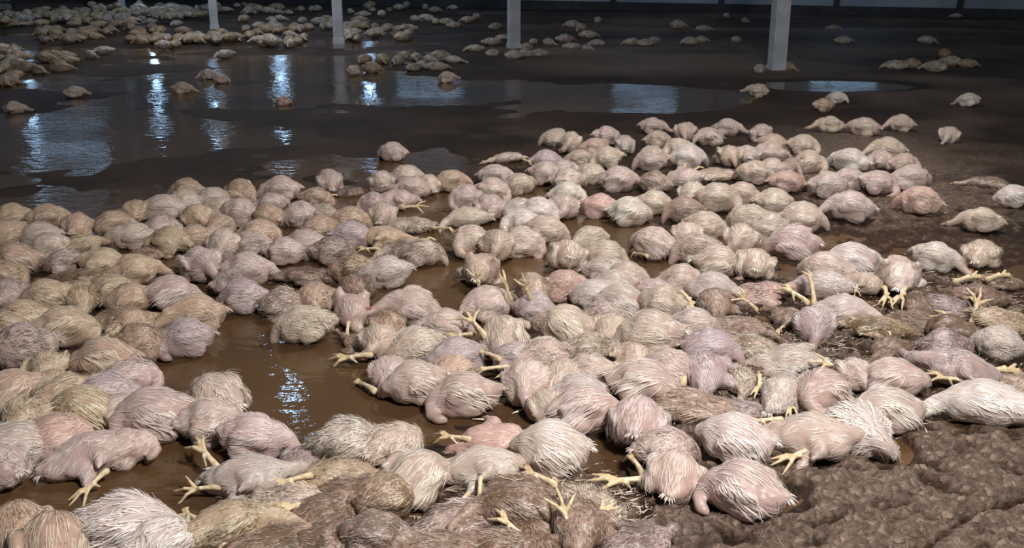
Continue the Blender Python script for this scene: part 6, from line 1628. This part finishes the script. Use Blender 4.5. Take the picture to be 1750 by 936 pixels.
    (-5.9, 19.0, 0.01, 245, 0.93, 'f', 5),
    (-5.74, 18.95, 0.02, 214, 1.01, 'f', 5),
    (-5.34, 19.0, 0.04, 85, 0.91, 'p', 5),
    (-6.16, 18.69, 0.02, 274, 1.04, 'p', 4),
    (-5.77, 17.87, -0.01, 251, 1.09, 'f', 5),
    (-6.8, 18.66, 0.01, 124, 1.08, 'f', 5),
    (-5.48, 19.77, 0.02, 201, 0.97, 'f', 5),
    (-6.33, 17.85, 0.04, 175, 0.96, 'f', 5),
    (-5.76, 18.98, -0.0, 252, 0.88, 'f', 4),
    (-5.82, 19.2, 0.01, 286, 0.91, 'f', 5),
    (-5.81, 19.28, 0.02, 121, 0.88, 'p', 5),
    (-6.35, 18.64, 0.0, 212, 0.9, 'f', 4),
    (-7.81, 18.37, 0.02, 13, 1.06, 'b', 6),
    (-8.52, 19.5, 0.04, 337, 0.98, 'f', 5),
    (-9.67, 18.45, 0.01, 143, 0.95, 'f', 5),
    (-7.76, 19.42, -0.01, 359, 1.02, 'f', 5),
    (-8.3, 18.52, 0.02, 356, 0.88, 'b', 6),
    (-8.51, 19.62, 0.03, 107, 1.04, 'f', 5),
    (-7.98, 18.93, 0.04, 232, 1.07, 'b', 6),
    (-7.72, 18.67, 0.03, 170, 1.09, 'f', 5),
    (-8.17, 19.47, 0.04, 79, 1.03, 'b', 5),
    (-8.52, 19.56, 0.0, 81, 0.98, 'b', 6),
    (-7.55, 29.03, 0.0, 296, 1.05, 'c', 3),
    (-6.65, 27.65, -0.01, 330, 1.05, 'y', 4),
    (-6.02, 27.39, 0.04, 155, 0.94, 'y', 3),
    (-6.95, 28.2, 0.03, 21, 0.97, 'c', 3),
    (-6.54, 26.28, 0.04, 223, 1.08, 'c', 4),
    (-7.72, 27.25, 0.11, 97, 1.02, 'y', 3),
    (-7.73, 26.71, 0.03, 183, 0.95, 'c', 3),
    (-5.5, 27.53, 0.0, 132, 0.94, 'y', 3),
    (-5.09, 26.88, 0.04, 294, 0.9, 'c', 4),
    (-7.18, 26.5, 0.06, 354, 0.93, 'c', 3),
    (-7.63, 26.93, 0.1, 82, 1.02, 'y', 3),
    (-7.66, 27.51, 0.08, 307, 0.86, 'c', 3),
    (-6.99, 28.28, -0.01, 267, 0.93, 'y', 3),
    (-6.21, 27.79, 0.01, 167, 0.95, 'c', 3),
    (-6.62, 26.22, 0.0, 132, 0.94, 'c', 3),
    (-8.57, 27.3, 0.04, 241, 0.89, 'c', 3),
    (-7.4, 29.23, 0.02, 88, 0.96, 'y', 3),
    (-7.42, 27.17, -0.0, 204, 1.05, 'c', 4),
    (-6.2, 26.8, 0.0, 342, 1.06, 'c', 3),
    (-5.89, 26.64, -0.01, 150, 0.85, 'c', 4),
    (-6.97, 28.05, 0.01, 98, 1.03, 'c', 4),
    (-6.43, 26.33, -0.0, 282, 0.86, 'y', 3),
    (-8.42, 26.34, 0.08, 88, 1.04, 'c', 4),
    (-6.32, 28.3, 0.03, 23, 1.01, 'y', 4),
    (-5.04, 27.35, 0.01, 134, 0.99, 'c', 3),
    (-5.02, 21.93, 0.02, 32, 0.86, 'f', 4),
    (-5.32, 21.0, 0.02, 247, 0.98, 'c', 4),
    (-4.94, 21.68, 0.03, 266, 0.95, 'c', 4),
    (-5.26, 23.8, 0.02, 333, 1.1, 'c', 4),
    (-5.95, 23.33, 0.04, 245, 1.07, 'f', 4),
    (-4.95, 22.1, 0.01, 0, 0.91, 'f', 4),
    (-5.38, 23.56, 0.03, 42, 0.91, 'f', 4),
    (-1.53, 27.5, 0.04, 161, 0.89, 'c', 5),
    (-2.96, 27.67, 0.03, 9, 1.02, 'c', 4),
    (-2.28, 27.79, 0.03, 274, 1.02, 'c', 5),
    (-3.59, 27.23, 0.0, 127, 0.86, 'y', 4),
    (-4.03, 26.31, 0.01, 303, 0.86, 'c', 4),
    (-3.16, 27.29, -0.0, 262, 0.97, 'y', 4),
    (-3.89, 29.06, -0.0, 166, 1.09, 'y', 4),
    (-1.96, 26.75, 0.02, 346, 1.01, 'c', 5),
    (-2.82, 28.29, 0.03, 100, 1.1, 'c', 4),
    (-4.15, 23.55, 0.04, 197, 0.92, 'f', 4),
    (-4.15, 22.65, 0.03, 355, 1.09, 'c', 4),
    (-3.31, 22.81, 0.04, 349, 1.08, 'f', 4),
    (-3.78, 21.9, 0.03, 28, 0.95, 'f', 4),
    (-4.63, 23.26, 0.01, 58, 0.9, 'c', 4),
    (-4.13, 22.79, 0.01, 325, 0.98, 'c', 4),
    (-3.46, 21.58, -0.0, 29, 0.9, 'c', 4),
    (-3.73, 22.42, 0.01, 55, 0.89, 'c', 4),
    (-3.93, 23.15, 0.0, 31, 0.95, 'c', 4),
    (-3.74, 21.42, 0.03, 153, 0.85, 'c', 4),
    (-4.83, 21.54, 0.02, 334, 0.93, 'c', 4),
    (-5.05, 22.25, 0.02, 102, 1.05, 'c', 4),
    (-4.26, 21.1, -0.01, 265, 1.07, 'c', 4),
    (-4.42, 21.41, 0.0, 289, 1.0, 'c', 4),
    (-4.39, 21.04, 0.01, 344, 0.85, 'f', 4),
    (-5.26, 21.82, 0.01, 21, 0.97, 'c', 4),
    (-4.95, 21.14, -0.01, 7, 1.03, 'f', 4),
    (-4.18, 21.55, -0.01, 141, 1.02, 'f', 4),
    (-4.59, 20.71, 0.01, 222, 1.06, 'f', 4),
    (-3.84, 21.37, 0.03, 263, 0.88, 'c', 4),
    (-3.79, 18.47, 0.0, 63, 0.92, 'f', 4),
    (-4.19, 19.72, 0.01, 332, 0.93, 'c', 4),
    (-3.21, 19.4, 0.02, 248, 0.98, 'c', 4),
    (-3.8, 19.14, 0.01, 278, 0.86, 'c', 4),
    (-4.52, 18.73, -0.0, 193, 1.07, 'c', 4),
    (-4.36, 18.8, 0.02, 171, 0.99, 'c', 4),
    (-3.9, 19.11, 0.0, 106, 0.93, 'f', 4),
    (-4.09, 17.81, 0.04, 333, 1.06, 'c', 4),
    (-3.85, 18.07, 0.02, 256, 1.03, 'f', 4),
    (-3.78, 17.89, -0.0, 244, 0.95, 'c', 4),
    (-4.26, 18.15, -0.0, 313, 1.06, 'c', 4),
    (-4.25, 18.05, -0.01, 44, 0.97, 'f', 4),
    (-4.22, 18.4, -0.0, 14, 1.01, 'c', 4),
    (-2.81, 21.59, 0.0, 291, 0.94, 'c', 5),
    (-2.14, 20.89, 0.04, 84, 1.0, 'c', 5),
    (-2.55, 20.75, 0.02, 196, 0.91, 'f', 4),
    (-3.32, 20.76, 0.03, 297, 0.85, 'c', 5),
    (-2.27, 21.07, -0.01, 324, 1.05, 'f', 4),
    (-2.58, 21.79, -0.01, 11, 0.94, 'c', 5),
    (-2.82, 21.52, 0.03, 269, 0.9, 'f', 4),
    (-3.07, 21.74, 0.01, 148, 0.89, 'f', 4),
    (-3.01, 21.71, 0.02, 277, 0.9, 'f', 4),
    (-3.32, 22.35, 0.02, 228, 1.09, 'c', 5),
    (-2.54, 21.56, -0.01, 260, 0.87, 'c', 5),
    (-3.44, 22.03, 0.01, 316, 1.03, 'c', 4),
    (-3.33, 20.69, 0.02, 287, 1.01, 'c', 4),
    (-2.06, 21.01, 0.01, 189, 1.05, 'c', 5),
    (-2.19, 19.91, 0.0, 20, 0.89, 'c', 4),
    (-2.65, 20.36, -0.01, 323, 0.95, 'c', 4),
    (-2.01, 19.11, -0.0, 45, 1.03, 'c', 4),
    (-2.65, 19.73, 0.03, 141, 0.91, 'c', 4),
    (-2.14, 20.01, -0.0, 76, 0.85, 'c', 4),
    (-2.6, 20.01, 0.02, 309, 0.88, 'c', 4),
    (-1.94, 19.62, 0.03, 223, 0.9, 'c', 4),
    (-3.04, 20.21, 0.0, 293, 0.9, 'c', 4),
    (-3.11, 19.81, 0.0, 304, 1.1, 'c', 4),
    (-2.82, 18.94, -0.0, 99, 0.97, 'c', 4),
    (-2.89, 19.27, -0.0, 202, 1.08, 'c', 4),
    (-3.06, 19.5, -0.0, 202, 0.96, 'c', 4),
    (-3.03, 20.3, 0.02, 177, 0.87, 'c', 4),
    (-3.27, 20.92, 0.02, 44, 0.92, 'c', 4),
    (-7.63, 15.46, 0.02, 45, 0.91, 'f', 5),
    (-7.02, 14.75, 0.03, 190, 0.93, 'c', 4),
    (-7.08, 14.85, -0.01, 275, 0.87, 'c', 4),
    (-7.35, 15.24, 0.01, 112, 1.05, 'f', 4),
    (-7.14, 14.77, 0.02, 251, 1.05, 'c', 5),
    (-8.05, 16.61, -0.01, 155, 0.94, 'c', 4),
    (-7.46, 15.57, -0.0, 68, 0.85, 'f', 5),
    (-7.42, 15.6, 0.03, 111, 1.03, 'f', 4),
    (-6.85, 13.65, 0.02, 114, 1.0, 'f', 5),
    (-6.46, 13.42, 0.03, 59, 0.94, 'f', 5),
    (-8.31, 16.93, 0.04, 58, 1.05, 'c', 4),
    (-8.1, 16.48, 0.01, 150, 0.98, 'f', 5),
    (-7.85, 16.42, -0.01, 72, 1.08, 'c', 5),
    (-8.28, 17.31, -0.01, 347, 0.89, 'f', 5),
    (-6.91, 15.71, 0.02, 166, 1.09, 'f', 5),
    (-6.98, 15.55, 0.02, 351, 0.88, 'f', 5),
    (-7.05, 15.81, 0.02, 2, 1.01, 'f', 5),
    (-6.57, 15.35, 0.01, 192, 1.05, 'f', 5),
    (-6.5, 14.91, -0.01, 323, 0.96, 'f', 5),
    (-6.53, 16.71, 0.02, 206, 1.01, 'c', 4),
    (-6.53, 16.12, -0.0, 321, 0.85, 'c', 4),
    (-2.02, 24.71, -0.01, 171, 1.05, 'c', 3),
    (-1.84, 23.72, 0.01, 140, 0.86, 'c', 3),
    (-1.65, 22.87, 0.01, 104, 0.9, 'c', 4),
    (-1.43, 22.86, 0.01, 183, 0.93, 'c', 4),
    (-1.23, 22.25, -0.01, 17, 1.02, 'c', 4),
    (-0.97, 23.17, 0.03, 187, 0.98, 'c', 3),
    (-0.81, 24.15, 0.02, 73, 1.06, 'c', 4),
    (-3.59, 25.58, -0.0, 165, 1.1, 'c', 3),
    (-3.06, 24.76, 0.04, 73, 1.07, 'c', 3),
    (-3.82, 28.18, 0.02, 107, 1.07, 'c', 3),
    (-2.19, 23.68, 0.01, 315, 0.91, 'c', 3),
    (1.27, 21.96, 0.01, 163, 1.02, 'c', 3),
    (1.4, 21.14, -0.01, 232, 1.06, 'c', 3),
    (3.37, 21.36, 0.04, 325, 1.03, 'c', 3),
    (5.15, 23.26, 0.0, 286, 0.88, 'c', 4),
    (5.11, 25.14, 0.0, 262, 0.9, 'c', 3),
    (6.59, 21.46, 0.0, 155, 0.87, 'c', 4),
    (10.3, 24.43, 0.04, 161, 0.86, 'c', 3),
    (-0.16, 19.28, -0.01, 333, 0.92, 'c', 3),
    (-0.37, 18.34, -0.0, 11, 1.0, 'c', 3),
    (-4.45, 16.18, 0.01, 225, 1.04, 'c', 4),
    (-5.52, 26.09, 0.01, 137, 1.0, 'c', 4)]
def low_bird():
    bm = bmesh.new()
    ellipsoid(bm, (0, 0, .075), (.125, .095, .085))
    ellipsoid(bm, (.06, 0, .07), (.075, .08, .07))
    ellipsoid(bm, (-.10, 0, .075), (.07, .055, .05))
    tube(bm, [(.10, 0, .095), (.16, .02, .07), (.19, .05, .04)], [.042, .03, .022])
    ellipsoid(bm, (.2, .065, .035), (.03, .022, .022))
    me = remeshed(bm, 0.021, 2)
    vs = np.array([v.co[:] for v in me.vertices])
    fs = [tuple(p.vertices) for p in me.polygons]
    return vs, fs
lv, lf = low_bird()
far_v, far_f, far_c = [], [], []
rng = random.Random(5)
base = 0
fv_list = []
for (x, y, z, rz, sc, tone, mud) in FAR:
    a = math.radians(rz)
    c, s_ = math.cos(a), math.sin(a)
    sx, sy, sz = sc * rng.uniform(.85, 1.15), sc * rng.uniform(.85, 1.1), sc * rng.uniform(.75, 1.1)
    X, Y, Z = lv[:, 0] * sx, lv[:, 1] * sy, lv[:, 2] * sz
    Q = np.stack([X * c - Y * s_ + x, X * s_ + Y * c + y, Z + z], 1)
    Q += (np.random.RandomState(base % 9999).rand(*Q.shape) - .5) * 0.016
    fv_list.append(Q)
    far_f += [tuple(i + base for i in f) for f in lf]
    base += len(lv)
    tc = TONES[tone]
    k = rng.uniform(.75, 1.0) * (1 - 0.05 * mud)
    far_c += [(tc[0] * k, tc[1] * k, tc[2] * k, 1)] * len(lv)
fme = mesh_from('distant_flock', np.concatenate(fv_list), far_f, [])
ca = fme.color_attributes.new('tint', 'FLOAT_COLOR', 'POINT')
ca.data.foreach_set('color', np.array(far_c, dtype=np.float32).ravel())
def far_mat():
    m, nt, b, nd, ln = new_mat('distant_plumage')
    at = N(nd, 'ShaderNodeAttribute', attribute_name='tint')
    tc = N(nd, 'ShaderNodeTexCoord')
    no = N(nd, 'ShaderNodeTexNoise', i_Scale=18.0, i_Detail=3.0)
    ln.new(tc.outputs['Object'], no.inputs['Vector'])
    r = ramp(nd, [(0.40, (0, 0, 0)), (0.66, (1, 1, 1))])
    ln.new(no.outputs[0], r.inputs[0])
    ln.new(mix_rgb(nd, ln, math_n(nd, ln, 'MULTIPLY', r.outputs[0], 0.6), at.outputs['Color'], MUD), b.inputs['Base Color'])
    b.inputs['Roughness'].default_value = 0.5
    bp = N(nd, 'ShaderNodeBump', i_Strength=0.6, i_Distance=0.01)
    ln.new(no.outputs[0], bp.inputs['Height'])
    ln.new(bp.outputs[0], b.inputs['Normal'])
    return m
fme.materials.append(far_mat())
tag(link_mesh('distant_chickens', fme), 'distant mass of dead chickens heaped and scattered towards the far posts', 'chickens', kind='stuff')

# ------------------------------------------------------------------ trampled feathers and litter in the churned mud
LITTER = [(1.0, 4.18, 0.38, 0.6, 900),
    (1.86, 4.51, 0.52, 0.54, 700),
    (2.36, 4.83, 0.26, 0.52, 350),
    (0.05, 2.83, 0.26, 0.21, 600),
    (-0.51, 2.91, 0.26, 0.25, 600),
    (0.74, 3.65, 0.2, 0.27, 350),
    (-0.81, 2.81, 0.16, 0.17, 250),
    (1.26, 4.07, 0.22, 0.38, 300),
    (0.35, 2.9, 0.13, 0.22, 200),
    (1.4, 3.6, 0.36, 0.31, 120)]
def litter():
    r = np.random.RandomState(3)
    V, F, C = [], [], []
    for (cx, cy, rx, ry, n) in LITTER:
        px = cx + r.randn(n) * rx * 0.55
        py = cy + r.randn(n) * ry * 0.55
        pz = np.maximum(ground_height(px, py), 0.0)
        for x, y, z in zip(px, py, pz):
            a = r.rand() * 6.283 if r.rand() < .5 else 0.3 * r.randn()
            L = 0.012 + 0.045 * r.rand() ** 2
            w = 0.0012 + 0.0022 * r.rand()
            dx, dy = math.cos(a), math.sin(a)
            b0 = len(V)
            up = 0.012 * r.rand()
            for q in range(4):
                t = q / 3
                ww = w * (1 - t * t) + 0.0003
                bx, by = x + dx * L * t, y + dy * L * t
                zz = z + 0.003 + up * t
                V += [(bx - dy * -ww, by + dx * -ww, zz), (bx, by, zz + ww * .8), (bx - dy * ww, by + dx * ww, zz)]
                if q < 3:
                    j = b0 + 3 * q
                    F += [(j, j + 1, j + 4, j + 3), (j + 1, j + 2, j + 5, j + 4)]
    return V, F
LV, LF = litter()
M_LITTER = simple_mat('trampled_feather', (0.26, 0.18, 0.12), (0.66, 0.56, 0.44), 14, 0.55)
tag(link_mesh('feather_litter', mesh_from('feather_litter', LV, LF, [M_LITTER])), 'trampled feathers and straw scattered over the churned mud', 'litter', kind='stuff')

# ------------------------------------------------------------------ small things
EGGS = [(0.615, 2.99, 0.05500000000000001, 80, 60, 'pale egg beside the pink quilled chicken on the mud'),
    (0.226, 2.629, 0.07, 85, 10, 'pale egg next to upright yellow claws at the bottom edge'),
    (-0.492, 2.642, 0.07, 80, 100, 'pale egg among mud-caked carcasses near the bottom edge')]
ev, ef = lathe([(0.0005, -0.021), (0.009, -0.019), (0.016, -0.012), (0.0205, 0.0), (0.019, 0.011), (0.013, 0.022), (0.006, 0.028), (0.0005, 0.030)], 16)
egg_me = mesh_from('egg', ev, ef, [M_EGG])
for (x, y, z, rx, rz, lab) in EGGS:
    o = link_mesh('egg', egg_me)
    o.location = (x, y, z)
    o.rotation_euler = (math.radians(rx), 0, math.radians(rz))
    tag(o, lab, 'egg', 'eggs lying among the carcasses')

PLUMES = [(-1.07, 3.148, 0.003, 20, 'small pale feather floating by the raised yellow leg'),
    (0.0, 3.588, 0.003, 40, 'slim pale feather floating between the two quilled chickens'),
    (-0.067, 3.527, 0.003, 170, 'pale scrap of feather under the fanned wing quills'),
    (-0.963, 9.556, 0.003, 10, 'pale feather drifting on open water behind the heap')]
def plume_mesh():
    V, F = [], []
    for q in range(9):
        u = q / 8
        w = 0.008 * math.sin(PI * min(1, u * 1.05 + 0.05)) ** 0.7 * (1 if u > .15 else .3) + 0.0006
        z = 0.004 + 0.004 * math.sin(PI * u)
        V += [(u * .085, -w, z), (u * .085, 0, z + .003), (u * .085, w, z), (u * .085, 0, z - .0008)]
        if q < 8:
            j = 4 * q
            for k in range(4):
                F.append((j + k, j + (k + 1) % 4, j + 4 + (k + 1) % 4, j + 4 + k))
    return mesh_from('loose_feather', V, F, [M_FEATHER])
pl_me = plume_mesh()
for (x, y, z, rz, lab) in PLUMES:
    o = link_mesh('loose_feather', pl_me)
    o.location = (x, y, z)
    o.rotation_euler = (0, 0, math.radians(rz))
    o.color = (.85, .76, .64, .2)
    tag(o, lab, 'feather', 'loose feathers on the water')
